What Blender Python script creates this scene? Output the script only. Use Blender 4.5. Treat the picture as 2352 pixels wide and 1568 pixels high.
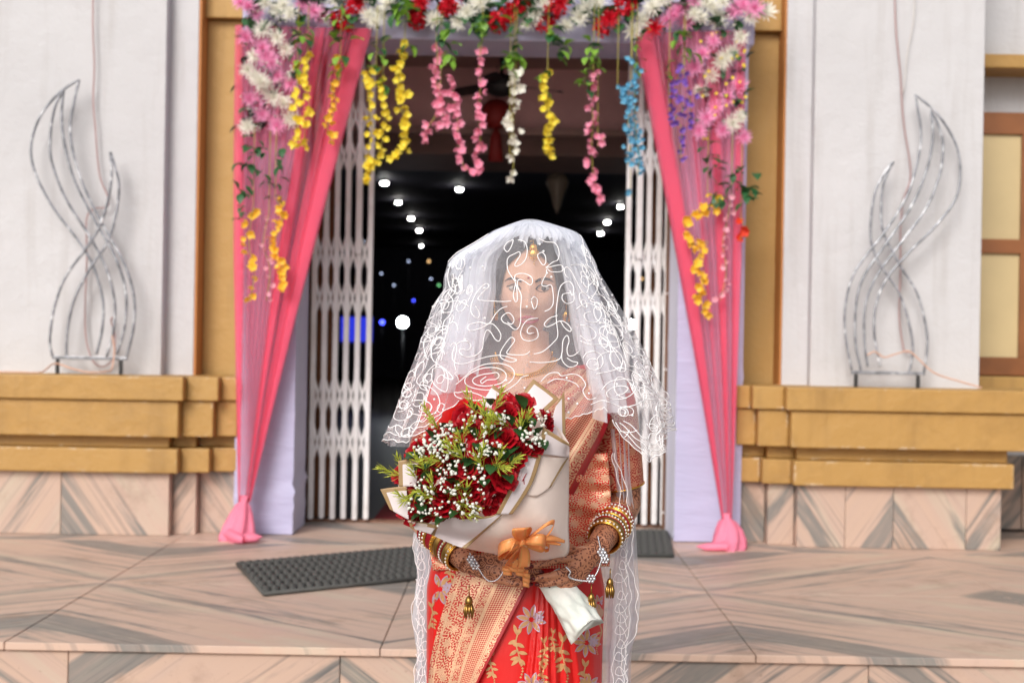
import bpy, bmesh, math, random
import numpy as np
from mathutils import Vector, Matrix, Quaternion
from mathutils.bvhtree import BVHTree
from math import radians as RAD, sin, cos, pi, sqrt

for o in list(bpy.data.objects):
    bpy.data.objects.remove(o)
scene = bpy.context.scene
col = scene.collection
random.seed(7)

# ------------------------------------------------------------------ camera
FPX = 3267.0                      # focal length in units of a 2352 px wide frame (50 mm lens on 36 mm)
CAMZ = 1.02
ROLL = RAD(1.0)
cam_d = bpy.data.cameras.new('camera')
cam = bpy.data.objects.new('camera', cam_d)
col.objects.link(cam)
cam_d.sensor_width = 36.0
cam_d.lens = 36.0 * FPX / 2352.0
cam_d.clip_start = 0.05
cam_d.clip_end = 500
cam.matrix_world = Matrix.Translation((0, 0, CAMZ)) @ Matrix.Rotation(pi / 2, 4, 'X') @ Matrix.Rotation(ROLL, 4, 'Z')
cam_d.dof.use_dof = True
cam_d.dof.focus_distance = 2.86
cam_d.dof.aperture_fstop = 4.6
scene.camera = cam

# ------------------------------------------------------------------ sky, sun, exposure
SUN_EL, SUN_AZ = RAD(33), RAD(-20)          # azimuth measured from behind the camera, minus = camera left
world = bpy.data.worlds.new('World')
scene.world = world
world.use_nodes = True
wn = world.node_tree
for n in list(wn.nodes):
    wn.nodes.remove(n)
sky = wn.nodes.new('ShaderNodeTexSky')
sky.sky_type = 'NISHITA'
sky.sun_disc = False
sky.sun_elevation = SUN_EL
sky.sun_rotation = pi + SUN_AZ * -1
sky.air_density = 1.0
sky.dust_density = 4.0
sky.ozone_density = 1.0
hs = wn.nodes.new('ShaderNodeHueSaturation')
hs.inputs['Saturation'].default_value = 0.35
bg = wn.nodes.new('ShaderNodeBackground')
bg.inputs['Strength'].default_value = 0.115
wo = wn.nodes.new('ShaderNodeOutputWorld')
wn.links.new(sky.outputs[0], hs.inputs['Color'])
wn.links.new(hs.outputs[0], bg.inputs['Color'])
wn.links.new(bg.outputs[0], wo.inputs['Surface'])
sun_d = bpy.data.lights.new('sun', 'SUN')
sun_d.energy = 1.6
sun_d.angle = RAD(26)
sun_d.color = (1.0, 0.96, 0.90)
sun = bpy.data.objects.new('sun', sun_d)
col.objects.link(sun)
sdir = Vector((sin(SUN_AZ) * cos(SUN_EL), -cos(SUN_AZ) * cos(SUN_EL), sin(SUN_EL)))   # towards the sun
sun.rotation_euler = sdir.to_track_quat('Z', 'Y').to_euler()
sun.location = (-3, -6, 9)

scene.render.engine = 'CYCLES'
scene.cycles.transparent_max_bounces = 40
scene.cycles.max_bounces = 10
scene.cycles.diffuse_bounces = 5
scene.cycles.transmission_bounces = 8
scene.cycles.use_denoising = True
scene.cycles.sample_clamp_indirect = 6
vs = scene.view_settings
vs.view_transform = 'Standard'
vs.look = 'None'
vs.gamma = 1
vs.use_curve_mapping = False
vs.exposure = 0.24

# ------------------------------------------------------------------ pixel helpers (2352 x 1568 reading of the photograph)
CAM = Vector((0, 0, CAMZ))
_c, _s = cos(ROLL), sin(ROLL)
def ray(u, v):
    a, b = u - 1176.0, 784.0 - v
    return Vector(((a * _c - b * _s) / FPX, 1.0, (a * _s + b * _c) / FPX))
def P(u, v, y):
    return CAM + ray(u, v) * y
def Pz(u, v, z=0.0):
    d = ray(u, v)
    return CAM + d * ((z - CAMZ) / d.z)
def PX(u, v, y): return P(u, v, y).x
def PZ(u, v, y): return P(u, v, y).z

# ------------------------------------------------------------------ object helpers
ORG = {}
def thing(name, label, cat, loc=(0, 0, 0), group=None, kind=None):
    o = bpy.data.objects.new(name, None)
    o.empty_display_size = 0.1
    col.objects.link(o)
    o.location = loc
    o['label'] = label
    o['category'] = cat
    if group: o['group'] = group
    if kind: o['kind'] = kind
    ORG[o.name] = Vector(loc)
    return o
def tag(o, label, cat=None, group=None):
    o['label'] = label
    if cat: o['category'] = cat
    if group: o['group'] = group
    return o
def origin_of(parent):
    return ORG.get(parent.name, Vector((0, 0, 0))) if parent else Vector((0, 0, 0))
def mesh_obj(name, verts, faces, mat, parent=None, smooth=False, uv=None, mats=None, fmat=None):
    """one mesh object; verts in world coordinates"""
    og = origin_of(parent)
    me = bpy.data.meshes.new(name)
    me.from_pydata([(v[0] - og[0], v[1] - og[1], v[2] - og[2]) for v in verts], [], faces)
    if mat is not None: me.materials.append(mat)
    for m in mats or []: me.materials.append(m)
    if fmat is not None:
        me.polygons.foreach_set('material_index', fmat)
    if smooth:
        me.polygons.foreach_set('use_smooth', [True] * len(me.polygons))
    if uv is not None:
        l = me.uv_layers.new(name='UVMap')
        idx = [0] * len(me.loops)
        me.loops.foreach_get('vertex_index', idx)
        flat = np.asarray(uv, dtype=float)[idx].ravel()
        l.data.foreach_set('uv', flat)
    me.update()
    o = bpy.data.objects.new(name, me)
    col.objects.link(o)
    if parent:
        o.parent = parent
        ORG[o.name] = og
    return o
def inst(name, me, loc, rot=None, scale=1.0, parent=None, mat=None):
    """object sharing mesh data, location in world coordinates"""
    o = bpy.data.objects.new(name, me)
    col.objects.link(o)
    og = origin_of(parent)
    o.location = Vector(loc) - og
    if rot is not None:
        if isinstance(rot, Quaternion):
            o.rotation_mode = 'QUATERNION'; o.rotation_quaternion = rot
        else:
            o.rotation_euler = rot
    o.scale = (scale,) * 3 if not hasattr(scale, '__len__') else scale
    if parent:
        o.parent = parent
        ORG[o.name] = Vector(loc)
    return o
def keep(me, *mats):
    for m in mats: me.materials.append(m)
    return me
def pymesh(name, verts, faces, mat, smooth=True, fmat=None, mats=None):
    me = bpy.data.meshes.new(name)
    me.from_pydata([tuple(v) for v in verts], [], faces)
    me.materials.append(mat)
    for m in mats or []: me.materials.append(m)
    if fmat is not None: me.polygons.foreach_set('material_index', fmat)
    if smooth: me.polygons.foreach_set('use_smooth', [True] * len(me.polygons))
    me.update()
    return me

class MB:
    """collects shapes into one mesh"""
    def __init__(self): self.v = []; self.f = []; self.m = []; self.mi = 0
    def add(self, v, f):
        n = len(self.v)
        self.v += [tuple(p) for p in v]
        self.f += [tuple(i + n for i in q) for q in f]
        self.m += [self.mi] * len(f)
        return self
    def box(self, x0, x1, y0, y1, z0, z1):
        v = [(x, y, z) for z in (z0, z1) for y in (y0, y1) for x in (x0, x1)]
        return self.add(v, [(0, 2, 3, 1), (4, 5, 7, 6), (0, 1, 5, 4), (1, 3, 7, 5), (3, 2, 6, 7), (2, 0, 4, 6)])
    def tube(self, pts, r, seg=6, closed=False, cap=True, up=None):
        v, f = tube_geo(pts, r, seg, closed, cap)
        return self.add(v, f)
    def ball(self, c, r, seg=8, rings=5, sc=(1, 1, 1)):
        v = [(c[0], c[1], c[2] + r * sc[2])]
        for i in range(1, rings):
            a = pi * i / rings
            for j in range(seg):
                b = 2 * pi * j / seg
                v.append((c[0] + r * sc[0] * sin(a) * cos(b), c[1] + r * sc[1] * sin(a) * sin(b), c[2] + r * sc[2] * cos(a)))
        v.append((c[0], c[1], c[2] - r * sc[2]))
        f = [(0, 1 + j, 1 + (j + 1) % seg) for j in range(seg)]
        for i in range(rings - 2):
            for j in range(seg):
                a = 1 + i * seg
                f.append((a + j, a + seg + j, a + seg + (j + 1) % seg, a + (j + 1) % seg))
        a = 1 + (rings - 2) * seg
        n = len(v) - 1
        f += [(n, a + (j + 1) % seg, a + j) for j in range(seg)]
        return self.add(v, f)
    def build(self, name, mat, parent=None, smooth=True, mats=None):
        return mesh_obj(name, self.v, self.f, mat, parent, smooth, mats=mats, fmat=self.m if mats else None)
    def mesh(self, name, mat, smooth=True, mats=None):
        return pymesh(name, self.v, self.f, mat, smooth, fmat=self.m if mats else None, mats=mats)

def tube_geo(pts, r, seg=6, closed=False, cap=True):
    pts = [Vector(p) for p in pts]
    n = len(pts)
    rr = r if hasattr(r, '__len__') else [r] * n
    V, Fc = [], []
    prev = None
    for i in range(n):
        if closed: t = pts[(i + 1) % n] - pts[i - 1]
        else: t = pts[min(i + 1, n - 1)] - pts[max(i - 1, 0)]
        if t.length < 1e-9: t = Vector((0, 0, 1))
        t.normalize()
        if prev is None:
            a = Vector((0, 0, 1)) if abs(t.z) < 0.9 else Vector((1, 0, 0))
            x = t.cross(a).normalized()
        else:
            x = (prev - t * prev.dot(t))
            if x.length < 1e-6: x = t.orthogonal()
            x.normalize()
        prev = x
        y = t.cross(x)
        for k in range(seg):
            b = 2 * pi * k / seg
            V.append(pts[i] + (x * cos(b) + y * sin(b)) * rr[i])
    m = n if closed else n - 1
    for i in range(m):
        a, b = i * seg, ((i + 1) % n) * seg
        for k in range(seg):
            Fc.append((a + k, a + (k + 1) % seg, b + (k + 1) % seg, b + k))
    if cap and not closed:
        Fc.append(tuple(range(seg - 1, -1, -1)))
        Fc.append(tuple(range((n - 1) * seg, n * seg)))
    return V, Fc

def smooth_path(pts, k=6, closed=False):
    """Catmull-Rom through the points"""
    p = [Vector(q) for q in pts]
    n = len(p)
    out = []
    for i in range(n if closed else n - 1):
        if closed: a, b, c, d = p[i - 1], p[i], p[(i + 1) % n], p[(i + 2) % n]
        else: a, b, c, d = p[max(i - 1, 0)], p[i], p[i + 1], p[min(i + 2, n - 1)]
        for j in range(k):
            t = j / k
            out.append(0.5 * ((2 * b) + (c - a) * t + (2 * a - 5 * b + 4 * c - d) * t * t + (3 * b - a - 3 * c + d) * t ** 3))
    if not closed: out.append(p[-1])
    return out

def grid_faces(nu, nv, wrap_u=False):
    f = []
    for j in range(nv - 1):
        for i in range(nu if wrap_u else nu - 1):
            a = j * nu + i; b = j * nu + (i + 1) % nu
            f.append((a, b, b + nu, a + nu))
    return f

def bevel_box(name, x0, x1, y0, y1, z0, z1, mat, parent=None, bev=0.006, seg=2, wob=0.0):
    og = origin_of(parent)
    bm = bmesh.new()
    mb = MB().box(x0, x1, y0, y1, z0, z1)
    vs_ = [bm.verts.new((v[0] - og[0], v[1] - og[1], v[2] - og[2])) for v in mb.v]
    for q in mb.f: bm.faces.new([vs_[i] for i in q])
    bmesh.ops.recalc_face_normals(bm, faces=bm.faces)
    if bev > 0:
        bmesh.ops.bevel(bm, geom=list(bm.edges), offset=bev, segments=seg, affect='EDGES', profile=0.5)
    me = bpy.data.meshes.new(name)
    bm.to_mesh(me); bm.free()
    me.materials.append(mat)
    o = bpy.data.objects.new(name, me)
    col.objects.link(o)
    if parent:
        o.parent = parent; ORG[o.name] = og
    return o

# ------------------------------------------------------------------ materials
def s2l(c):
    return tuple(((x / 12.92) if x <= 0.04045 else ((x + 0.055) / 1.055) ** 2.4) for x in c)
def C8(r, g, b): return s2l((r / 255, g / 255, b / 255))
class NT:
    def __init__(self, name):
        self.mat = bpy.data.materials.new(name); self.mat.use_nodes = True
        self.t = self.mat.node_tree
        self.b = self.t.nodes['Principled BSDF']
        self.out = self.t.nodes['Material Output']
        self._co = {}
    def n(self, typ, **kw):
        x = self.t.nodes.new(typ)
        for k, v in kw.items():
            if k in x.inputs: x.inputs[k].default_value = v
            else: setattr(x, k, v)
        return x
    def l(self, a, b): self.t.links.new(a, b)
    def co(self, which='Object', scale=None, rot=None, loc=None):
        tc = self._co.get('tc') or self.n('ShaderNodeTexCoord'); self._co['tc'] = tc
        if scale is None and rot is None and loc is None: return tc.outputs[which]
        m = self.n('ShaderNodeMapping')
        if scale is not None: m.inputs['Scale'].default_value = scale if hasattr(scale, '__len__') else (scale,) * 3
        if rot is not None: m.inputs['Rotation'].default_value = rot
        if loc is not None: m.inputs['Location'].default_value = loc
        self.l(tc.outputs[which], m.inputs['Vector'])
        return m.outputs[0]
    def geo(self): return self.n('ShaderNodeNewGeometry').outputs['Position']
    def noise(self, vec, scale, detail=4, rough=0.55, dist=0.0):
        x = self.n('ShaderNodeTexNoise'); x.inputs['Scale'].default_value = scale
        x.inputs['Detail'].default_value = detail; x.inputs['Roughness'].default_value = rough
        x.inputs['Distortion'].default_value = dist
        if vec is not None: self.l(vec, x.inputs['Vector'])
        return x.outputs['Fac']
    def ramp(self, fac, stops, interp='LINEAR'):
        x = self.n('ShaderNodeValToRGB'); r = x.color_ramp; r.interpolation = interp
        while len(r.elements) > 1: r.elements.remove(r.elements[-1])
        r.elements[0].position = stops[0][0]; r.elements[0].color = col4(stops[0][1])
        for p, c in stops[1:]:
            e = r.elements.new(p); e.color = col4(c)
        self.l(fac, x.inputs['Fac'])
        return x.outputs['Color']
    def mix(self, fac, a, b, mode='MIX'):
        x = self.n('ShaderNodeMix'); x.data_type = 'RGBA'; x.blend_type = mode
        for s, val in ((x.inputs[0], fac), (x.inputs[6], a), (x.inputs[7], b)):
            if hasattr(val, 'node'): self.l(val, s)
            elif s is x.inputs[0]: s.default_value = val
            else: s.default_value = col4(val)
        return x.outputs[2]
    def math(self, op, a, b=None, clamp=False):
        x = self.n('ShaderNodeMath'); x.operation = op; x.use_clamp = clamp
        for s, val in ((x.inputs[0], a), (x.inputs[1], b)):
            if val is None: continue
            if hasattr(val, 'node'): self.l(val, s)
            else: s.default_value = val
        return x.outputs[0]
    def bump(self, h, strength=0.3, dist=0.002):
        x = self.n('ShaderNodeBump'); x.inputs['Strength'].default_value = strength; x.inputs['Distance'].default_value = dist
        self.l(h, x.inputs['Height'])
        self.l(x.outputs[0], self.b.inputs['Normal'])
        return x
    def set(self, **kw):
        for k, v in kw.items():
            k = k.replace('_', ' ')
            s = self.b.inputs[k]
            if hasattr(v, 'node'): self.l(v, s)
            elif hasattr(v, '__len__') and len(v) == 3: s.default_value = (*v, 1)
            else: s.default_value = v
        return self
def col4(c):
    if not hasattr(c, '__len__'): return (c, c, c, 1)
    return tuple(c) if len(c) == 4 else (*c, 1)

def simple(name, c, rough=0.6, metal=0.0, var=0.12, vscale=6.0, bump=0.0, bscale=60, sheen=0, spec=0.5, trans=0.0, c2=None):
    """plain procedural: two tones of noise and fine relief"""
    m = NT(name)
    p = m.co('Object')
    f = m.noise(p, vscale, 5)
    dark = tuple(x * (1 - var) for x in c) if c2 is None else c2
    lite = tuple(min(1, x * (1 + var)) for x in c)
    m.set(Base_Color=m.ramp(f, [(0.3, dark), (0.7, lite)]), Roughness=rough, Metallic=metal)
    m.b.inputs['Specular IOR Level'].default_value = spec
    if bump: m.bump(m.noise(p, bscale, 3), bump, 0.003)
    if sheen: m.b.inputs['Sheen Weight'].default_value = sheen
    if trans:
        tr = m.n('ShaderNodeBsdfTranslucent'); m.l(m.b.inputs['Base Color'].links[0].from_socket, tr.inputs['Color'])
        mx = m.n('ShaderNodeMixShader'); mx.inputs[0].default_value = trans
        m.l(m.b.outputs[0], mx.inputs[1]); m.l(tr.outputs[0], mx.inputs[2]); m.l(mx.outputs[0], m.out.inputs['Surface'])
    return m.mat

def plaster(name, c, dirt, rough=0.75, chip=None):
    m = NT(name)
    p = m.geo()
    big = m.noise(p, 1.3, 5, 0.6)
    mp = m.n('ShaderNodeMapping'); mp.inputs['Scale'].default_value = (9, 9, 0.7); m.l(p, mp.inputs['Vector'])
    streak = m.noise(mp.outputs[0], 1.0, 4, 0.6)
    fine = m.noise(p, 45, 3, 0.6)
    c1 = m.ramp(big, [(0.25, tuple(x * 0.9 for x in c)), (0.75, c)])
    c2 = m.mix(m.ramp(streak, [(0.53, 0.0), (0.82, 0.5)]), c1, dirt)
    if chip is not None:
        # paint worn off along the arrises
        bv = m.n('ShaderNodeBevel'); bv.samples = 4; bv.inputs['Radius'].default_value = 0.02
        gn = m.n('ShaderNodeNewGeometry')
        dt = m.n('ShaderNodeVectorMath'); dt.operation = 'DOT_PRODUCT'
        m.l(bv.outputs[0], dt.inputs[0]); m.l(gn.outputs['True Normal'], dt.inputs[1])
        edge = m.ramp(dt.outputs['Value'], [(0.93, 1.0), (0.998, 0.0)])
        wear = m.math('MULTIPLY', edge, m.ramp(m.noise(p, 9, 6, 0.75), [(0.55, 0.0), (0.63, 0.85)]))
        spots = m.ramp(m.noise(p, 26, 5, 0.7), [(0.735, 0.0), (0.76, 1.0)])
        c2 = m.mix(m.math('MAXIMUM', wear, spots), c2, chip)
        c2 = m.mix(m.math('MULTIPLY', m.ramp(m.noise(p, 4, 6, 0.7), [(0.5, 0.0), (0.75, 0.5)]), 0.8), c2, dirt)
    m.set(Base_Color=c2, Roughness=rough)
    h = m.math('ADD', m.math('MULTIPLY', m.noise(p, 7, 4), 2.0), m.math('MULTIPLY', fine, 0.5))
    m.bump(h, 0.5, 0.010)
    return m.mat

def marble(name, tint=1.0, rough=0.46):
    m = NT(name)
    uv = m.n('ShaderNodeUVMap').outputs[0]
    def band(sx, sy, sc, det=5, dist=0.3, off=0.0):
        mp = m.n('ShaderNodeMapping'); mp.inputs['Scale'].default_value = (sx, sy, 1); mp.inputs['Location'].default_value = (off, off * 1.7, 0)
        m.l(uv, mp.inputs['Vector'])
        return m.noise(mp.outputs[0], sc, det, 0.62, dist)
    pink, cream, gray = C8(209, 181, 165), C8(209, 194, 174), C8(124, 126, 124)
    k = lambda c: tuple(x * tint * .89 for x in c)
    f1 = band(0.5, 3.0, 1.1, 4, 0.25)
    base = m.ramp(f1, [(0.33, k(cream)), (0.46, k(pink)), (0.6, k(C8(213, 183, 164))), (0.7, k(cream))])
    f2 = band(0.32, 2.6, 1.4, 6, 0.35, 3.1)
    c = m.mix(m.ramp(f2, [(0.51, 0.0), (0.57, 0.85), (0.63, 0.7), (0.70, 0.0)]), base, k(gray))
    f3 = band(0.6, 22, 1.3, 6, 0.3, 7.7)
    c = m.mix(m.math('MULTIPLY', m.ramp(f3, [(0.54, 0.0), (0.64, 0.75)]), m.ramp(f2, [(0.40, 0.0), (0.56, 1.0)])), c, k(C8(96, 98, 99)))
    fl = m.noise(m.geo(), 3.0, 6, 0.7)
    c = m.mix(m.ramp(fl, [(0.55, 0.0), (0.72, 0.5)]), c, k(C8(150, 122, 100)))
    fs = m.noise(m.geo(), 60, 3, 0.6)
    c = m.mix(m.ramp(fs, [(0.66, 0.0), (0.74, 0.4)]), c, k(C8(130, 110, 95)))
    m.set(Base_Color=c, Roughness=m.ramp(fl, [(0.3, rough * 0.8), (0.7, rough * 1.5)]))
    m.bump(m.noise(m.geo(), 30, 3), 0.06, 0.002)
    return m.mat

M = {}
M['white_wall'] = plaster('white plaster', C8(198, 197, 200), C8(158, 152, 148))
M['yellow'] = plaster('yellow paint', C8(182, 143, 82), C8(136, 104, 60), 0.6, chip=None)
M['yellow_ledge'] = plaster('yellow ledge paint', C8(178, 138, 76), C8(130, 98, 54), 0.55, chip=C8(226, 214, 196))
M['orange_edge'] = plaster('orange brown paint', C8(186, 122, 62), C8(150, 96, 50), 0.6)
M['marble'] = marble('pink marble')
M['marble_wall'] = marble('pink marble cladding', 0.86, 0.4)
M['joint'] = simple('joint grout', C8(120, 108, 98), 0.9)
M['brown_wood'] = simple('brown varnished wood', C8(136, 84, 46), 0.45, var=0.25, vscale=3)
M['window_paper'] = simple('cream window sheet', C8(205, 184, 140), 0.35, var=0.08, vscale=2)
M['gate_paint'] = simple('silver white gate paint', C8(236, 235, 238), 0.4, var=0.05, vscale=4, bump=0.1, c2=C8(214, 208, 206))
M['gate_dark'] = simple('brown metal frame', C8(110, 76, 58), 0.6, var=0.2)
# ================================================================== SETTING
EDGE_Y = 4.69
DOOR_Y = 7.88
# --- ground the guests stand on, below the platform
def ground_sheet():
    m = NT('paving concrete')
    p = m.geo()
    m.set(Base_Color=m.ramp(m.noise(p, 2.5, 6, 0.65), [(0.3, C8(120, 112, 104)), (0.7, C8(150, 142, 132))]), Roughness=0.8)
    m.bump(m.noise(p, 40, 4), 0.3, 0.004)
    o = mesh_obj('ground', [(-300, -300, -0.33), (300, -300, -0.33), (300, 300, -0.33), (-300, 300, -0.33)], [(0, 1, 2, 3)], m.mat)
    o['kind'] = 'structure'
ground_sheet()

def tile_mesh(name, corners, thick, mat, parent, uvf, axis='z', nosing=False):
    """a slab with a bevelled rim; corners = rectangle; uvf(x,a) gives the vein coordinates"""
    (x0, a0, x1, a1), b0, b1 = corners, thick[0], thick[1]
    bm = bmesh.new()
    og = origin_of(parent)
    if axis == 'z': mb = MB().box(x0, x1, a0, a1, b0, b1)
    else: mb = MB().box(x0, x1, b0, b1, a0, a1)
    v_ = [bm.verts.new(v) for v in mb.v]
    for q in mb.f: bm.faces.new([v_[i] for i in q])
    bmesh.ops.recalc_face_normals(bm, faces=bm.faces)
    bmesh.ops.bevel(bm, geom=list(bm.edges), offset=0.003, segments=1, affect='EDGES')
    uvl = bm.loops.layers.uv.new('UVMap')
    for f in bm.faces:
        for l in f.loops:
            c = l.vert.co
            l[uvl].uv = uvf(c.x, c.y + (0.3 * c.z if axis == 'z' else 0)) if axis == 'z' else uvf(c.x + 0.5 * c.y, c.z)
    for v in bm.verts: v.co -= og
    me = bpy.data.meshes.new(name)
    bm.to_mesh(me); bm.free()
    me.materials.append(mat)
    o = bpy.data.objects.new(name, me)
    col.objects.link(o)
    o.parent = parent; ORG[o.name] = og
    return o

# --- the marble platform: core, slabs laid book-matched, nosing, riser
plat = mesh_obj('platform_floor', *(lambda b: (b.v, b.f))(MB().box(-4.6, 4.6, EDGE_Y + 0.035, DOOR_Y + 0.02, -0.33, -0.027)), M['joint'])
plat['kind'] = 'structure'
SL = 1.24
xj = [-0.417 + SL * k for k in range(-4, 6)]
yj = [EDGE_Y, 5.86, 7.05, 8.0]
def vein_uv(i, j, ang, x0, y0, x1, y1):
    def f(x, y):
        a = (x - x0) if i % 2 == 0 else (x1 - x)
        b = (y - y0) if j % 2 == 0 else (y1 - y)
        return (a * cos(ang) + b * sin(ang) + 3.1 * (j // 2) + 0.0 * i, -a * sin(ang) + b * cos(ang) + 5.3 * (j // 2))
    return f
for j in range(3):
    for i in range(len(xj) - 1):
        x0, x1 = xj[i] + 0.0015, xj[i + 1] - 0.0015
        y0, y1 = yj[j] + 0.0015, yj[j + 1] - 0.0015
        tile_mesh('tile', (x0, y0, x1, y1), (-0.026, 0.0005 * ((i * 7 + j * 3) % 4)), M['marble'], plat,
                  vein_uv(i, j, RAD(38), xj[i], yj[j], xj[i + 1], yj[j + 1]))
xr = [-4.6, -3.2, -2.35, -1.45, -0.55, 0.30, 1.2, 2.1, 3.0, 4.6]
for i in range(len(xr) - 1):
    sg = 1 if i % 2 else -1
    tile_mesh('riser_panel', (xr[i] + 0.001, -0.33, xr[i + 1] - 0.001, -0.0275), (EDGE_Y + 0.018, EDGE_Y + 0.036), M['marble_wall'], plat,
              (lambda k, s_: lambda x, z: (s_ * x * cos(0.8) + z * sin(0.8) + k * 1.3, -s_ * x * sin(0.8) * 1.5 + z * 1.5 + k * 2.1))(i, sg), axis='y')
low = bevel_box('lower_step', -4.6, 4.6, EDGE_Y - 0.36, EDGE_Y + 0.016, -0.329, -0.17, M['marble_wall'], None, 0.008)
low['kind'] = 'structure'

# --- the building
bld = thing('venue_building', 'white and yellow plastered hall front with stepped yellow ledges over a pink marble base', 'building', (0, 7.6, 0))
ZT = 4.6
def wallbox(name, u0, u1, v0, v1, y0, y1, mat, bev=0.008, vref=None, z0=None, z1=None, parent=bld):
    """box whose front face y0 spans pixels u0..u1, v0..v1"""
    vm = (v0 + v1) / 2 if vref is None else vref
    um = (u0 + u1) / 2
    xa, xb = PX(u0, vm, y0), PX(u1, vm, y0)
    za = PZ(um, v1, y0) if z0 is None else z0
    zb = PZ(um, v0, y0) if z1 is None else z1
    return bevel_box(name, xa, xb, y0, y1, za, zb, mat, parent, bev)

# ledge heights (left reading), metres
for side in (0, 1):
    if side == 0:
        A = (-900, 420, 501, 545)       # band A front / middle / back limits in px
        Bx = (-900, 409, 489, 545)
        Cx = (-900, 407, 480, 545)
        Mx = (-900, 388, 450, 545)
        um = 250
        vv = dict(A=(863, 918), B=(919, 1002), R=(1002, 1029), C=(1029, 1085), m=(1087, 1231))
    else:
        A = (1808, 1730, 1690, 1690); um = 2000
        A = (2900, 1808, 1730, 1692)
        Bx = (2900, 1818, 1742, 1692)
        Cx = (2330, 1824, 1752, 1692)
        Mx = (2300, 1831, 1763, 1692)
        vv = dict(A=(892, 945), B=(947, 1031), R=(1030, 1061), C=(1061, 1118), m=(1119, 1258))
    def zz(v, y): return PZ(um, v, y)
    zA = (zz(vv['A'][1], 7.14), zz(vv['A'][0], 7.14))
    zB = (zz(vv['B'][1], 7.17), zA[0] - 0.001)
    zC = (zz(vv['C'][1], 7.18), zz(vv['C'][0], 7.18))
    zM = (0.001, zC[0] - 0.002)
    def stepped(name, lim, y, dy, z, mat, out, yback=7.62):
        for k in range(3):
            a, b = lim[k], lim[k + 1]
            yy = y + dy * k
            vm = um and 784 + (CAMZ - (z[0] + z[1]) / 2) * FPX / yy
            xa, xb = PX(a, vm, yy), PX(b, vm, yy)
            if k > 0:      # butt behind the piece in front
                xa = PX(a, vm, y + dy * (k - 1)) + (0.001 if xb > xa else -0.001)
            x0_, x1_ = min(xa, xb), max(xa, xb)
            if mat is M['marble_wall']:
                n = max(1, round(abs(min(x1_, 3.4) - max(x0_, -3.4)) / 0.46)) if k == 0 else 1
                xs = [x0_ + (x1_ - x0_) * q / n for q in range(n + 1)]
                if k == 0:
                    if side == 0: xs = [x0_, -4.2, -3.3, -2.75, -2.28, x1_]
                    else: xs = [x0_, x0_ + 0.245, x0_ + 0.49, x0_ + 0.86, x1_]
                for q in range(len(xs) - 1):
                    s_ = 1 if (q + k) % 2 else -1
                    kk = q + 3 * k + 11 * side
                    tile_mesh('tile', (xs[q] + 0.001, z[0], xs[q + 1] - 0.001, z[1]), (yy, yback + 0.001 * q), mat, base_o,
                              (lambda s_, kk: lambda x, zv: (s_ * x * 0.55 + zv * 0.83 + kk * 1.9, -s_ * x * 1.3 + zv * 0.9 + kk * 3.3))(s_, kk), axis='y')
            else:
                bevel_box(name, x0_, x1_, yy, yback, z[0], z[1], mat, bld, 0.007, 2)
    base_o = bevel_box('marble_base', *( (-4.4, PX(500, 1160, 7.5)) if side == 0 else (PX(1720, 1160, 7.5), PX(2250, 1160, 7.5)) ), 7.5, 7.6, 0.002, zM[1] - 0.004, M['joint'], bld, 0)
    stepped('marble', Mx, 7.235, 0.075, zM, M['marble_wall'], 0)
    stepped('lower_ledge_band', Cx, 7.185, 0.075, zC, M['yellow_ledge'], 0)
    # shadowed recess between the bands
    stepped('ledge_recess', (Mx[0] if side == 0 else 2315, Mx[1], Mx[2], Mx[3]), 7.25, 0.075, (zC[1] + 0.001, zB[0] - 0.001), M['yellow_ledge'], 0)
    stepped('ledge_band', Bx, 7.165, 0.075, zB, M['yellow_ledge'], 0)
    stepped('ledge_cap', A, 7.14, 0.075, zA, M['yellow_ledge'], 0, 7.66)
    if side == 0: zcapL = zA[1]
    else: zcapR = zA[1]

WY = 7.48
# left white wall, strip, yellow panel
def wall_lr(u0, u1, y0, y1, z0, z1, mat, name, vref=400, bev=0.006):
    xa, xb = sorted((PX(u0, vref, y0), PX(u1, vref, y0)))
    return bevel_box(name, xa, xb, y0, y1, z0, z1, mat, bld, bev)
wall_lr(-1200, 377, WY, 7.9, zcapL - 0.02, ZT, M['white_wall'], 'wall_panel', 430)
wall_lr(360, 451, WY + 0.085, 7.9, zcapL - 0.02, ZT, M['white_wall'], 'pilaster', 430)
x_r = PX(451, 430, WY + 0.085)
bevel_box('painted_return', x_r + 0.0005, x_r + 0.012, WY + 0.088, 7.78, zcapL - 0.02, ZT, M['orange_edge'], bld, 0)
bevel_box('yellow_panel', x_r + 0.013, PX(690, 430, 7.74), 7.72, 7.9, zcapL - 0.02, PZ(500, 48, 7.72), M['yellow'], bld, 0.004)
bevel_box('yellow_panel', x_r + 0.013, PX(690, 430, 7.74), 7.66, 7.9, PZ(500, 46, 7.72), ZT, M['yellow'], bld, 0.004)
# right white wall
wall_lr(1868, 2257, WY, 7.9, zcapR - 0.02, ZT, M['white_wall'], 'wall_panel', 430)
wall_lr(1802, 1880, WY + 0.085, 7.9, zcapR - 0.02, ZT, M['white_wall'], 'pilaster', 430)
x_r = PX(1802, 430, WY + 0.085)
bevel_box('painted_return', x_r - 0.012, x_r - 0.0005, WY + 0.088, 7.78, zcapR - 0.02, ZT, M['orange_edge'], bld, 0)
bevel_box('yellow_panel', PX(1560, 430, 7.74), x_r - 0.013, 7.72, 7.9, zcapR - 0.02, PZ(1750, 78, 7.72), M['yellow'], bld, 0.004)
bevel_box('yellow_panel', PX(1560, 430, 7.74), x_r - 0.013, 7.66, 7.9, PZ(1750, 76, 7.72), ZT, M['yellow'], bld, 0.004)
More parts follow.
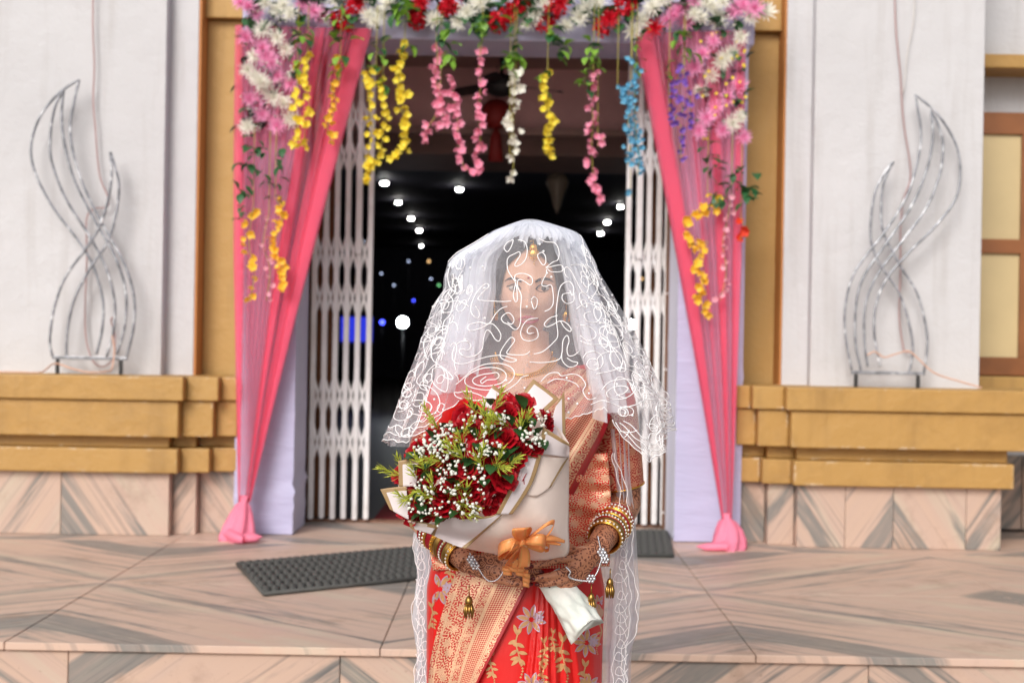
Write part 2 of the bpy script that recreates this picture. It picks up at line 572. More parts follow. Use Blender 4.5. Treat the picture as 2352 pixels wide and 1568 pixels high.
# wall over the door
xd0, xd1 = PX(705, 430, DOOR_Y), PX(1530, 430, DOOR_Y)
zdt = PZ(1150, 108, DOOR_Y)
bevel_box('door_head', xd0 - 0.35, xd1 + 0.35, 7.92, 8.1, zdt + 0.001, ZT, M['white_wall'], bld, 0)
bevel_box('door_jamb', xd0 - 0.5, xd0 - 0.02, 7.905, 8.6, 0, zdt, M['white_wall'], bld, 0)
bevel_box('door_jamb', xd1 + 0.02, xd1 + 0.5, 7.905, 8.6, 0, zdt, M['white_wall'], bld, 0)
M['parapet'] = M['white_wall']
# far right wing with the window, set back
RY = 8.15
xw0 = PX(2225, 430, RY)
bevel_box('wing_wall', xw0 - 0.3, xw0 + 2.6, RY, RY + 0.25, PZ(2300, 128, RY), ZT, M['white_wall'], bld, 0.005)
bevel_box('window_hood', xw0 - 0.3, xw0 + 2.6, RY - 0.12, RY + 0.2, PZ(2300, 156, RY - 0.12), PZ(2300, 124, RY - 0.12), M['yellow_ledge'], bld, 0.008)
bevel_box('window_reveal', xw0 - 0.3, xw0 + 2.6, RY + 0.16, RY + 0.3, PZ(2300, 262, RY + .16), PZ(2300, 150, RY + .1), M['white_wall'], bld, 0)
win = MB()
zw0, zw1 = PZ(2300, 862, RY + 0.1), PZ(2300, 258, RY + 0.1)
def wz(v): return PZ(2300, v, RY + 0.1)
xwa, xwm, xwb = xw0 - 0.3, PX(2347, 430, RY + 0.1), xw0 + 2.2
wf = bevel_box('window', xwa, xwb, RY + 0.1, RY + 0.15, wz(308), wz(258), M['brown_wood'], bld, 0.004)
for (za, zb) in ((wz(582), wz(549)), (wz(862), wz(820))):
    bevel_box('rail', xwa, xwb, RY + 0.101, RY + 0.15, za, zb, M['brown_wood'], wf, 0.004)
for xs in (xwm, xwm + 0.78):
    bevel_box('mullion', xs, xs + 0.05, RY + 0.102, RY + 0.149, wz(820), wz(308), M['brown_wood'], wf, 0.003)
for (za, zb) in ((wz(822), wz(580)), (wz(551), wz(306))):
    for (xa, xb) in ((xwa + 0.01, xwm + 0.002), (xwm + 0.048, xwm + 0.79)):
        bevel_box('pane', xa, xb, RY + 0.125, RY + 0.135, za, zb, M['window_paper'], wf, 0)
bevel_box('window_sill', xw0 - 0.3, xw0 + 2.6, RY - 0.03, RY + 0.3, wz(905), wz(864), M['yellow'], bld, 0.006)
bevel_box('wing_base', xw0 - 0.3, xw0 + 2.6, RY + 0.02, RY + 0.3, -0.02, wz(907), M['white_wall'], bld, 0)
for q in range(4):
    tile_mesh('wing_tile', (xw0 - 0.28 + q * 0.6, 0.001, xw0 + 0.315 + q * 0.6, wz(1041)), (RY - 0.05, RY + 0.02), M['marble_wall'], bld,
              (lambda q: lambda x, z: (x * 0.6 + z * 0.8 + q, -x * 1.2 + z + q * 2))(q), axis='y')

# --- interior, seen dark through the doorway
def inner(name, b, mat):
    o = mesh_obj(name, b.v, b.f, mat); o['kind'] = 'structure'; return o
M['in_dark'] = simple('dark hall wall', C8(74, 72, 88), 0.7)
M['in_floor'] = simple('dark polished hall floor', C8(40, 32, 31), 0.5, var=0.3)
M['in_maroon'] = simple('maroon painted beam', C8(232, 186, 188), 0.6, var=0.06)
M['in_maroon2'] = simple('brown painted beam', C8(160, 128, 122), 0.6, var=0.08)
M['carpet_red'] = simple('red carpet', C8(110, 24, 30), 0.9, bump=0.4)
IY = 38.0
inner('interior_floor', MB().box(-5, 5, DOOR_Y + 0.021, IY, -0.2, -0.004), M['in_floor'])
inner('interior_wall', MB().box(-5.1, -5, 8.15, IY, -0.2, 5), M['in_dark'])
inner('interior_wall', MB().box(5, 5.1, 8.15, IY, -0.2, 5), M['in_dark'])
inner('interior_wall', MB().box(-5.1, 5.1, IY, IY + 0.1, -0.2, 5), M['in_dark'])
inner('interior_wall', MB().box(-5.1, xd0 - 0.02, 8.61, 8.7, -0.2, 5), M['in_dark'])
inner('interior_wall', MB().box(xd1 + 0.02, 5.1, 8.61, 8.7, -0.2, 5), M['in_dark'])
cz = PZ(1150, 165, 9.1)
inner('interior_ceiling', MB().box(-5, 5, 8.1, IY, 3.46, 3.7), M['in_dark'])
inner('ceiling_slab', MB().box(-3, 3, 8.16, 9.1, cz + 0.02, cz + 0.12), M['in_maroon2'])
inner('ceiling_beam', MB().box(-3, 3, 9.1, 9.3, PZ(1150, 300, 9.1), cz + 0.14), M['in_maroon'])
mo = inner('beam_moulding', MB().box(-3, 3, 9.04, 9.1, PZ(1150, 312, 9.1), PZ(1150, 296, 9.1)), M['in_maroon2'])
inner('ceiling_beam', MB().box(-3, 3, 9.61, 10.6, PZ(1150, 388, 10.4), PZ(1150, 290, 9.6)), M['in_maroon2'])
inner('hall_carpet', MB().box(PX(868, 1190, 8.3), PX(1010, 1190, 8.3), 8.05, 14.5, -0.003, 0.006), M['carpet_red'])

# door frame and track of the folding gate
frame = thing('door_frame', 'painted steel door frame with a flat top track behind the flower garlands', 'door frame', (0, DOOR_Y, 0))
bevel_box('head_track', xd0 - 0.02, xd1 + 0.02, DOOR_Y - 0.03, DOOR_Y + 0.09, PZ(1150, 124, DOOR_Y), zdt, M['gate_paint'], frame, 0.004)
bevel_box('head_board', xd0 - 0.02, xd1 + 0.02, DOOR_Y - 0.045, DOOR_Y + 0.06, PZ(1150, 108, DOOR_Y) + 0.001, PZ(1150, 84, DOOR_Y), M['gate_paint'], frame, 0.004)
for xx in (xd0 - 0.03, xd1 + 0.005):
    bevel_box('jamb_post', xx, xx + 0.025, DOOR_Y - 0.02, DOOR_Y + 0.09, 0.001, PZ(1150, 125, DOOR_Y), M['gate_dark'], frame, 0.002)
bevel_box('floor_track', xd0, xd1, DOOR_Y + 0.022, DOOR_Y + 0.07, -0.003, 0.016, M['gate_dark'], frame, 0.002)
bevel_box('door_leaf', xd0 + 0.002, PX(770, 800, 8.06), 8.03, 8.075, 0.012, PZ(1150, 130, 8.0), M['brown_wood'], frame, 0.004)
bevel_box('door_leaf', PX(1478, 800, 8.06), xd1 - 0.002, 8.03, 8.075, 0.012, PZ(1150, 130, 8.0), M['brown_wood'], frame, 0.004)
# ================================================================== DECOR ROUND THE DOOR
# --- folding gates
def gate(name, label, us, vbot, lattice, lock):
    vmid = 1190
    xs = [PX(u, vmid, DOOR_Y) for u in us]
    g = thing(name, label, 'gate', (sum(xs) / len(xs), DOOR_Y, 0), 'folding gates')
    ztop = PZ(1150, 126, DOOR_Y)
    for i, x in enumerate(xs):
        for dy in (-0.012, 0.018):
            bevel_box('bar', x - 0.0140, x + 0.0140, DOOR_Y + dy - 0.006, DOOR_Y + dy + 0.006, 0.02 + 0.004 * (i % 2), ztop, M['gate_paint'], g, 0.003, 1)
        for zp in [0.09, 0.45, 0.88, 1.30, 1.75, 2.2]:
            MB().ball((x, DOOR_Y - 0.02, zp), 0.007, 6, 4, (1, 0.5, 1)).build('rivet', M['gate_paint'], g)
    for zone in lattice:
        zs = [PZ(1150, v, DOOR_Y) for v in zone]
        for k in range(len(zs) - 1):
            for i in range(len(xs) - 1):
                for (a, b, dy) in ((zs[k], zs[k + 1], 0.000), (zs[k + 1], zs[k], 0.005)):
                    w = 0.0068
                    x0, x1 = xs[i], xs[i + 1]
                    y0 = DOOR_Y - 0.0045 + dy
                    d = Vector((x1 - x0, 0, b - a)).normalized(); nrm = Vector((-d.z, 0, d.x)) * w
                    p0, p1 = Vector((x0, y0, a)), Vector((x1, y0, b))
                    q = [p0 - nrm, p0 + nrm, p1 + nrm, p1 - nrm]
                    v = q + [p + Vector((0, 0.004, 0)) for p in q]
                    mesh_obj('lattice_strip', v, [(3, 2, 1, 0), (4, 5, 6, 7), (0, 1, 5, 4), (1, 2, 6, 5), (2, 3, 7, 6), (3, 0, 4, 7)], M['gate_paint'], g)
    x = xs[lock]
    bevel_box('lock_bar', x - 0.017, x + 0.017, DOOR_Y - 0.035, DOOR_Y - 0.019, PZ(1150, 590, DOOR_Y), PZ(1150, 360, DOOR_Y), M['gate_paint'], g, 0.004)
    return g
LZ = [(225, 318, 412), (532, 640, 740), (860, 967, 1076)]
gate('folding_gate', 'silver white folding lattice gate pushed open behind the left pink curtain', [713, 738, 763, 788, 814, 840], 1202, LZ, 4)
gate('folding_gate', 'silver white folding lattice gate pushed open behind the right pink curtain', [1432, 1456, 1479, 1502, 1522], 1213, LZ, 1)

# --- cloth covered frame of the arch
def cloth_mat(name, c, rough=0.5):
    m = NT(name)
    p = m.co('Object')
    m.set(Base_Color=m.ramp(m.noise(p, 3, 4), [(0.3, tuple(x * 0.93 for x in c)), (0.7, c)]), Roughness=rough)
    m.b.inputs['Sheen Weight'].default_value = 0.3
    mp = m.n('ShaderNodeMapping'); mp.inputs['Scale'].default_value = (2, 2, 9); m.l(p, mp.inputs['Vector'])
    m.bump(m.noise(mp.outputs[0], 2.2, 3, 0.5, 0.6), 0.35, 0.02)
    return m.mat
M['lilac'] = cloth_mat('lilac white satin', C8(180, 178, 210))
arch = thing('arch_frame', 'lilac white cloth covered arch frame with two square pillars round the doorway', 'arch', (0, 7.5, 0))
PYF, PYB = 7.335, 7.76
def pillar(x0, x1, zt, seedv, wr):
    """cloth box with slightly wavy faces and a few horizontal creases"""
    rnd = random.Random(seedv)
    nz, per = 70, []
    cs = [(x0, PYB), (x0, PYF), (x1, PYF), (x1, PYB)]
    ring = []
    for k in range(3):
        for q in range(10):
            t = q / 10
            ring.append((cs[k][0] + (cs[k + 1][0] - cs[k][0]) * t, cs[k][1] + (cs[k + 1][1] - cs[k][1]) * t))
    ring.append(cs[3])
    V = []
    for j in range(nz):
        z = 0.006 + (zt - 0.006) * j / (nz - 1)
        for i, (x, y) in enumerate(ring):
            w = 0.0
            for (zc, amp, sl) in wr:
                w += amp * math.exp(-((z - zc - sl * (i - 15) * 0.004) / 0.018) ** 2)
            w += 0.004 * sin(z * 3 + i * 0.5) * sin(i * 0.31)
            nx = -1 if i < 10 else (1 if i >= 20 else 0)
            ny = -1 if 10 <= i <= 20 else 0
            V.append((x + nx * w, y + ny * w, z))
    return mesh_obj('pillar', V, grid_faces(len(ring), nz), M['lilac'], arch, True)
ztB = PZ(1150, 94, PYF)
xl0, xl1 = PX(538, 1100, PYF), PX(672, 1200, PYF)
xr0, xr1 = PX(1548, 1220, PYF), PX(1700, 1220, PYF)
for sm in (pillar(xl0, xl1, ztB, 1, [(0.205, 0.012, 1), (0.235, -0.008, 1.4), (0.175, 0.006, -1), (0.6, 0.004, 1)]),
           pillar(xr0, xr1, ztB, 2, [(0.5, 0.003, 1), (0.9, 0.003, -2)])):
    sm.modifiers.new('edge', 'EDGE_SPLIT').split_angle = RAD(50)
bevel_box('beam', xl0, xr1 + 0.03, PYF, PYB, ztB, PZ(1150, -60, PYF), M['lilac'], arch, 0.01)
for uu in (1128, 760, 1400):
    bevel_box('seam', PX(uu, 80, PYF), PX(uu + 4, 80, PYF), PYF - 0.004, PYF, ztB + 0.002, PZ(1150, -55, PYF), M['lilac'], arch, 0.001)

# --- pink curtains
def sheer(name, c, alpha, rough=0.5):
    m = NT(name)
    p = m.geo()
    mp = m.n('ShaderNodeMapping'); mp.inputs['Scale'].default_value = (900, 900, 900); m.l(p, mp.inputs['Vector'])
    m.set(Base_Color=m.ramp(m.noise(p, 4, 3), [(0.3, tuple(x * 0.94 for x in c)), (0.7, c)]), Roughness=rough)
    m.b.inputs['Specular IOR Level'].default_value = 0.15
    tr = m.n('ShaderNodeBsdfTranslucent'); tr.inputs['Color'].default_value = (*c, 1)
    m1 = m.n('ShaderNodeMixShader'); m1.inputs[0].default_value = 0.45
    m.l(m.b.outputs[0], m1.inputs[1]); m.l(tr.outputs[0], m1.inputs[2])
    tp = m.n('ShaderNodeBsdfTransparent')
    m2 = m.n('ShaderNodeMixShader'); m2.inputs[0].default_value = alpha
    m.l(tp.outputs[0], m2.inputs[1]); m.l(m1.outputs[0], m2.inputs[2]); m.l(m2.outputs[0], m.out.inputs['Surface'])
    return m.mat
M['pink'] = sheer('pink chiffon', C8(255, 134, 168), 0.42)
M['pink_solid'] = simple('gathered pink chiffon', C8(255, 146, 176), 0.6, var=0.05, trans=0.3, bump=0.1, bscale=20)
def curtain(label, top, bot, dens, npl, knot, tail, yb, seedv):
    """top, bot: (u,v) pixel pairs of the two ends; dens: list of (s, width, amount) where pleats crowd"""
    rnd = random.Random(seedv)
    c = thing('curtain', label, 'curtain', Pz(knot[0], knot[1] + 85), 'pink curtains on the arch')
    ns, nt = 380, 60
    # cumulative cloth density across the width: crowded where folds are stacked
    w = np.ones(ns)
    s = np.linspace(0, 1, ns)
    for (c0, wd, am) in dens: w += am * np.exp(-((s - c0) / wd) ** 2)
    # cloth parameter: uniform cloth -> position x ; dense zones take more cloth
    cum = np.cumsum(w); cum = (cum - cum[0]) / (cum[-1] - cum[0])
    xpos = np.interp(np.linspace(0, 1, ns), cum, s)
    loc_d = np.interp(xpos, s, w)
    ph = np.linspace(0, 2 * pi * npl, ns) + 0.9 * np.sin(np.linspace(0, 17, ns) + seedv)
    V = []
    for j in range(nt):
        t = j / (nt - 1)
        a = Vector(top[0]).lerp(Vector(bot[0]), t ** 1.0); b = Vector(top[1]).lerp(Vector(bot[1]), t)
        sag = 10 * sin(pi * t)
        for i in range(ns):
            q = xpos[i]
            u = a.x + (b.x - a.x) * q + (sag * (1 if top[1][0] > top[0][0] else -1) * -q)
            v = a.y + (b.y - a.y) * q
            wpx = abs(b.x - a.x)
            fold = (wpx * 0.4 / npl * min(1.6, loc_d[i] / 3)) * 2.4
            u += fold * sin(ph[i] + 0.4 * sin(3 * t + seedv)) * min(1, 0.25 + 1.5 * t)
            y = yb - 0.02 - 0.055 * sin(pi * min(1, t * 1.02)) * 0 + 0.034 * cos(ph[i] + 0.7) * (1 - 0.4 * t) - 0.05 * t
            V.append(P(u, v, y))
    mesh_obj('cloth', V, grid_faces(ns, nt), M['pink'], c, True)
    # the tied end lying on the floor
    rings = []
    for (u, v, rx, rz_, y) in tail:
        rings.append((P(u, v, y), rx, rz_))
    V = []; sg = 40
    for k, (p, rx, ry) in enumerate(rings):
        for q in range(sg):
            b = 2 * pi * q / sg
            m_ = 1 + 0.16 * sin(5 * b + k * 0.5) + 0.10 * sin(9 * b + k * 0.9 + 1) + 0.05 * sin(14 * b)
            V.append((p.x + rx * m_ * cos(b), p.y + ry * m_ * sin(b), p.z))
    F_ = grid_faces(sg, len(rings), True)
    mesh_obj('knot', V, F_ + [tuple(range(sg))[::-1], tuple(range(sg * (len(rings) - 1), sg * len(rings)))], M['pink_solid'], c, True)
    return c
cl = curtain('pink sheer curtain hanging left of the doorway, tied into a knot on the floor',
        ((541, 58), (856, 66)), ((548, 1152), (574, 1152)), [(0.02, 0.03, 5), (0.63, 0.03, 4), (0.80, 0.02, 3), (0.93, 0.06, 8)], 26, (560, 1150),
        [(563, 1138, .022, .02, 7.2), (560, 1152, .02, .02, 7.2), (556, 1160, .036, .035, 7.19), (553, 1180, .056, .05, 7.18), (549, 1205, .072, .06, 7.16), (546, 1228, .082, .075, 7.14), (548, 1243, .085, .08, 7.12), (552, 1248, .06, .06, 7.12)], 7.28, 1)
crt = curtain('pink sheer curtain hanging right of the doorway, tied into a knot on the floor',
        ((1712, 70), (1452, 75)), ((1680, 1190), (1658, 1192)), [(0.03, 0.04, 4), (0.30, 0.05, 3), (0.55, 0.03, 2), (0.90, 0.07, 9)], 24, (1667, 1190),
        [(1668, 1178, .02, .02, 7.2), (1669, 1190, .02, .02, 7.2), (1671, 1198, .04, .04, 7.19), (1674, 1215, .062, .055, 7.18), (1674, 1235, .075, .065, 7.16), (1672, 1252, .08, .075, 7.14), (1668, 1262, .08, .08, 7.11), (1664, 1266, .05, .05, 7.11)], 7.28, 2)
# trailing ends of the knots
def rag(parent, pts, wid):
    V = []; n = len(pts); sg = 12
    for k, (u, v, y) in enumerate(pts):
        p = P(u, v, y)
        for q in range(sg):
            b = 2 * pi * q / sg
            w_ = wid[k]
            V.append((p.x, p.y + w_ * cos(b) * (1 + .2 * sin(3 * b + k)), max(0.006, p.z + 0.6 * w_ * sin(b))))
    mesh_obj('trailing_end', V, grid_faces(sg, n, True), M['pink_solid'], parent, True)
rag(cl, [(552, 1240, 7.08), (570, 1236, 7.06), (590, 1234, 7.05), (602, 1232, 7.05)], [.05, .045, .03, .004])
rag(cl, [(560, 1240, 7.02), (548, 1236, 7.03), (525, 1225, 7.08), (512, 1226, 7.1)], [.04, .05, .045, .006])
rag(crt, [(1668, 1256, 7.06), (1645, 1256, 7.05), (1620, 1255, 7.05), (1600, 1254, 7.06)], [.05, .04, .03, .004])

# --- flowers
def leafmat(name, c, c2): return simple(name, c, 0.45, var=0.2, vscale=14, c2=c2, trans=0.25)
M['leaf'] = leafmat('garland leaf', C8(58, 110, 62), C8(36, 74, 46))
M['leaf_dark'] = leafmat('dark eucalyptus leaf', C8(48, 66, 58), C8(32, 48, 44))
M['leaf_lime'] = leafmat('lime garland leaf', C8(146, 186, 70), C8(98, 148, 56))
def petalmat(name, c, c2): return simple(name, c, 0.55, var=0.05, vscale=10, c2=c2, trans=0.3)
PC = dict(pink=petalmat('pink petal', C8(252, 190, 222), C8(240, 150, 198)), white=petalmat('white petal', C8(250, 249, 242), C8(228, 224, 210)),
          red=petalmat('red petal', C8(232, 34, 58), C8(190, 14, 36)), yellow=petalmat('yellow petal', C8(252, 236, 92), C8(244, 220, 62)),
          amber=petalmat('amber petal', C8(255, 220, 84), C8(248, 196, 52)), rose=petalmat('rose pink petal', C8(252, 176, 200), C8(240, 138, 172)),
          blue=petalmat('sky blue petal', C8(130, 200, 228), C8(92, 168, 206)), purple=petalmat('purple petal', C8(150, 110, 205), C8(118, 74, 180)),
          pale=petalmat('pale pink petal', C8(244, 196, 208), C8(232, 160, 180)), orange=petalmat('orange red petal', C8(238, 84, 50), C8(214, 50, 34)))
M['stem'] = simple('garland stem', C8(150, 140, 62), 0.6)
def petal(mb, d, up, L, W, curl, base=0.0, n=3):
    """narrow petal along d, bending towards up"""
    d = d.normalized(); up = (up - d * up.dot(d)).normalized(); sd = d.cross(up)
    V = []
    prof = [0.35, 1.0, 0.85, 0.12] if n == 3 else [0.4, 1.0, 0.15]
    for k in range(n + 1):
        t = k / n
        p = d * (base + L * t) + up * (curl * L * t * t)
        w = W * prof[k]
        V += [p - sd * w, p + sd * w]
    mb.add(V, [(2 * k, 2 * k + 1, 2 * k + 3, 2 * k + 2) for k in range(n)])
def mum_mesh(cname, seedv):
    r = random.Random(seedv); mb = MB()
    for ring, (el, n, L) in enumerate(((8, 15, 1.0), (30, 14, 0.92), (52, 11, 0.78), (74, 7, 0.6))):
        for k in range(n):
            a = 2 * pi * (k + 0.5 * ring) / n + r.uniform(-.15, .15); e = RAD(el + r.uniform(-7, 7))
            d = Vector((cos(a) * cos(e), sin(a) * cos(e), sin(e)))
            petal(mb, d, Vector((0, 0, 1)), L * r.uniform(.88, 1.08), 0.075, r.uniform(-0.1, 0.3), 0.05, 2)
    return mb.mesh('chrysanthemum', PC[cname], True)
def hydr_mesh(cname, seedv):
    """rounded ruffled blossom of many broad petals"""
    r = random.Random(seedv); mb = MB()
    for k in range(34):
        z = r.uniform(0, 1); a = r.uniform(0, 2 * pi); q = sqrt(1 - z * z)
        c = Vector((q * cos(a), q * sin(a), z)) * 0.72
        for i in range(3):
            d = (c.normalized() * 0.5 + Vector((r.uniform(-1, 1), r.uniform(-1, 1), r.uniform(-1, 1)))).normalized()
            m2 = MB(); petal(m2, d, c, 0.42, 0.17, 0.2, 0, 2)
            mb.add([Vector(v) + c for v in m2.v], m2.f)
    return mb.mesh('ruffled_blossom', PC[cname], True)
def blossom_mesh(cname, seedv):
    r = random.Random(seedv); mb = MB()
    for k in range(5):
        a = 2 * pi * k / 5 + r.uniform(-.2, .2)
        d = Vector((cos(a), sin(a), r.uniform(0.15, .7)))
        petal(mb, d, Vector((0, 0, 1)), r.uniform(.85, 1.1), 0.40, r.uniform(.1, .5), 0.02, 3)
    mb.ball((0, 0, .15), .14, 5, 3)
    return mb.mesh('blossom', PC[cname], True)
def leaf_mesh(mname, L=1.0, W=0.32):
    V = []; prof = [0.05, 0.75, 1.0, 0.7, 0.03]
    for k in range(5):
        t = k / 4
        z = 0.12 * sin(pi * t)
        V += [(L * t, -W * prof[k], z + 0.1 * prof[k]), (L * t, 0, z), (L * t, W * prof[k], z + 0.1 * prof[k])]
    F_ = []
    for k in range(4):
        for q in (0, 1): F_.append((3 * k + q, 3 * k + q + 1, 3 * k + 4 + q, 3 * k + 3 + q))
    return pymesh('leaf', V, F_, M[mname])
MUM = {c: [mum_mesh(c, i) for i in range(2)] for c in ('pink', 'white', 'red')}
HYD = {c: [hydr_mesh(c, i) for i in range(2)] for c in ('red',)}
BLO = {c: [blossom_mesh(c, i) for i in range(3)] for c in ('yellow', 'amber', 'rose', 'white', 'blue', 'purple', 'pale', 'orange')}
LEAF = {k: leaf_mesh(k) for k in ('leaf', 'leaf_dark', 'leaf_lime')}
LEAF['broad'] = leaf_mesh('leaf', 1.0, 0.5)
def rq(rnd, toward=Vector((0, -1, 0.15)), spread=0.5):
    """orientation: local +Z looks roughly at `toward`"""
    d = (toward + Vector((rnd.uniform(-1, 1), rnd.uniform(-1, 1), rnd.uniform(-1, 1))) * spread).normalized()
    return d.to_track_quat('Z', 'Y') @ Quaternion((0, 0, 1), rnd.uniform(0, 6.28))

rnd = random.Random(3)
FY = 7.22
k4 = lambda x, y: (441 + .328 * x, .328 * y)
k5 = lambda x, y: (1084 + .328 * x, .328 * y)
top_flowers = {
 'pink': [k4(*p) for p in [(340, 20), (450, 100), (400, 50), (780, 30), (850, 80), (910, 110)]] + [k5(*p) for p in [(1370, 150), (1440, 80), (1400, 110), (1560, 20), (1500, 40), (1820, 90), (1900, 40), (1860, 60), (1500, 150), (1980, 60)]],
 'white': [k4(*p) for p in [(520, 20), (600, 70), (690, 100), (640, 40), (1000, 10), (1280, 150), (1230, 110), (1310, 100), (1690, 150), (1870, 160), (1930, 90), (2060, 20), (1990, 50), (1380, 30)]] +
          [k5(*p) for p in [(400, 150), (450, 90), (500, 20), (660, 180), (750, 120), (800, 60), (880, 10), (1120, 220), (1200, 150), (1270, 60), (1330, 10), (1600, 130), (1680, 60), (1750, 20), (2060, 90), (60, 20), (1560, 100), (1720, 130), (1640, 20), (1940, 110)]],
 'red': [k4(*p) for p in [(1030, 140), (1100, 90), (1150, 30), (1060, 170), (1560, 80), (1600, 20), (1570, 140), (1780, 50), (1830, 10)]] +
        [k5(*p) for p in [(190, 150), (250, 90), (350, 20), (300, 40), (550, 90), (630, 20), (590, 60), (500, 170), (900, 200), (960, 130), (1050, 60), (1120, 20), (1000, 100), (1280, 200)]],
}
def floral(name, label, spec, leaves, leafarea, rad, grp=None, filler=None, ybase=FY):
    us = [p for c in spec.values() for p in c]
    t = thing(name, label, 'flower garland', P(sum(p[0] for p in us) / len(us), sum(p[1] for p in us) / len(us), ybase + 0.06), grp)
    for c, pts in spec.items():
        for (u, v) in pts:
            y = ybase + rnd.uniform(-.04, .03)
            if c == 'red' and rnd.random() < .85:
                inst('red_blossom', rnd.choice(HYD['red']), P(u, v, y + .02), rq(rnd), rad * rnd.uniform(.85, 1.05), t)
            else:
                inst(c + '_chrysanthemum', rnd.choice(MUM[c]), P(u, v, y), rq(rnd, spread=.45), rad * rnd.uniform(.85, 1.1), t)
    for (n, kind, sc) in leaves:
        for k in range(n):
            u, v = leafarea(rnd)
            d = Vector((rnd.uniform(-1, 1), rnd.uniform(-.9, .1), rnd.uniform(-1, .8))).normalized()
            inst('leaf', LEAF[kind], P(u, v, ybase + rnd.uniform(.0, .07)), d.to_track_quat('X', 'Z'), sc * rnd.uniform(.75, 1.25), t)
    # tiny filler buds, uncountable
    mb = MB(); mb2 = MB()
    for k in range(filler or 0):
        u, v = leafarea(rnd); y = ybase + rnd.uniform(-.06, .02)
        p = P(u, v, y)
        for q in range(rnd.randint(3, 6)):
            pp = p + Vector((rnd.gauss(0, .012), rnd.gauss(0, .01), rnd.gauss(0, .012)))
            mb.ball(pp, rnd.uniform(.003, .006), 5, 3)
            mb2.tube([p + Vector((0, .03, 0)), pp], .0008, 3, cap=False)
    if filler:
        o = mb.build('filler_buds', PC['white'], t); o['kind'] = 'stuff'
        o = mb2.build('filler_stems', M['leaf'], t); o['kind'] = 'stuff'
    return t
def area_top(r):
    u = r.uniform(560, 1740)
    return (u, r.uniform(-30, 58))
floral('flower_garland', 'thick garland of red, white and pink flowers along the top of the arch', top_flowers,
       [(190, 'broad', .08), (80, 'leaf', .085), (36, 'leaf_dark', .085)], area_top, .058, 'flower swags on the arch', 70)
left_sw = {'pink': [k4(*p) for p in [(380, 260), (490, 340), (550, 440), (600, 530), (690, 590), (520, 400), (400, 690), (440, 740), (490, 800), (550, 840), (600, 880)]],
           'white': [k4(*p) for p in [(500, 210), (600, 270), (660, 350), (440, 400), (390, 490), (450, 540), (510, 620), (570, 680), (640, 730), (690, 830), (390, 890), (480, 580)]]}
floral('flower_swag', 'swag of white and pink chrysanthemums down the left arch corner', left_sw,
       [(26, 'leaf_dark', .075), (24, 'leaf', .065)], lambda r: (r.uniform(548, 680), r.uniform(50, 300)), .055, 'flower swags on the arch', 36)
right_sw = {'pink': [k5(*p) for p in [(1690, 290), (1610, 380), (1560, 470), (1870, 610), (1790, 690), (1710, 760), (1640, 830), (1590, 920), (1760, 910), (1900, 960)]],
            'white': [k5(*p) for p in [(1880, 260), (1830, 370), (1740, 440), (1680, 530), (1600, 650), (1870, 820), (1820, 870), (1780, 400)]]}
sw = floral('flower_swag', 'swag of pink and white chrysanthemums down the right arch corner with yellow tipped greenery', right_sw,
       [(40, 'leaf', .065), (16, 'leaf_dark', .06)], lambda r: (r.uniform(1600, 1715), r.uniform(70, 320)), .055, 'flower swags on the arch')
for k in range(34):
    u, v = rnd.uniform(1605, 1715), rnd.uniform(75, 325)
    inst('yellow_bud', BLO['yellow'][k % 3], P(u, v, 7.21), rq(rnd), .011, sw)

# hanging strands: (label, colour, paths in pixels, leaf spots, blossom size, step px)
def strand(label, cname, paths, leafspots, size=.028, step=11, lk='leaf_lime', width=9, vt=40, cat='flower string', y=7.14, lean=0):
    us = [p for q in paths for p in q]
    t = thing('hanging_flower_string', label, cat, P(us[0][0], vt, y), 'flower strings hanging from the arch')
    for path in paths:
        sp = smooth_path([(a, b, 0) for a, b in path], 8)
        stem = [P(p.x, p.y, y) for p in sp]
        a0 = path[0]
        mb = MB().tube([P(a0[0] + 3, vt - 30, y + .05), P(a0[0] + 1, (vt + a0[1]) / 2, y + .02)] + stem, .0022, 5)
        mb.build('stem', M['stem'], t)
        acc = 0; last = sp[0]
        for p in sp:
            acc += (p - last).length; last = p
            if acc >= step * .72:
                acc = 0
                u, v = p.x + rnd.gauss(0, width * .6), p.y + rnd.gauss(0, 3)
                inst('blossom', rnd.choice(BLO[cname]), P(u, v, y + rnd.uniform(-.03, .02)), rq(rnd, Vector((0, -1, -.4)), .9), size * rnd.uniform(.7, 1.08), t)
    for (u, v, n, sc) in leafspots:
        for k in range(n):
            d = Vector((rnd.uniform(-1, 1), rnd.uniform(-.8, .2), rnd.uniform(-1.3, .3))).normalized()
            inst('leaf', LEAF[rnd.choice([lk, lk, 'leaf'])], P(u + rnd.gauss(0, 7), v + rnd.gauss(0, 14), y + rnd.uniform(-.02, .02)), d.to_track_quat('X', 'Z'), sc * rnd.uniform(.95, 1.5), t)
    return t
K4 = lambda *a: [k4(*p) for p in a]
K5 = lambda *a: [k5(*p) for p in a]
strand('double string of yellow blossoms over the left pink curtain below the swag', 'yellow', [K4((740, 400), (740, 560), (720, 750), (740, 960), (700, 1050)), K4((810, 340), (800, 560), (820, 740), (790, 870), (790, 1030))], [(690, 70, 8, .06), (695, 92, 6, .06), (690, 140, 4, .045)], .030, 13)
strand('thin string of amber blossoms in front of the left curtain folds', 'amber', [K4((1040, 360), (1030, 560), (970, 620), (1010, 700), (980, 830), (950, 890), (980, 1010))], [(785, 85, 8, .06), (784, 145, 6, .05), (780, 40, 5, .05)], .027, 13)
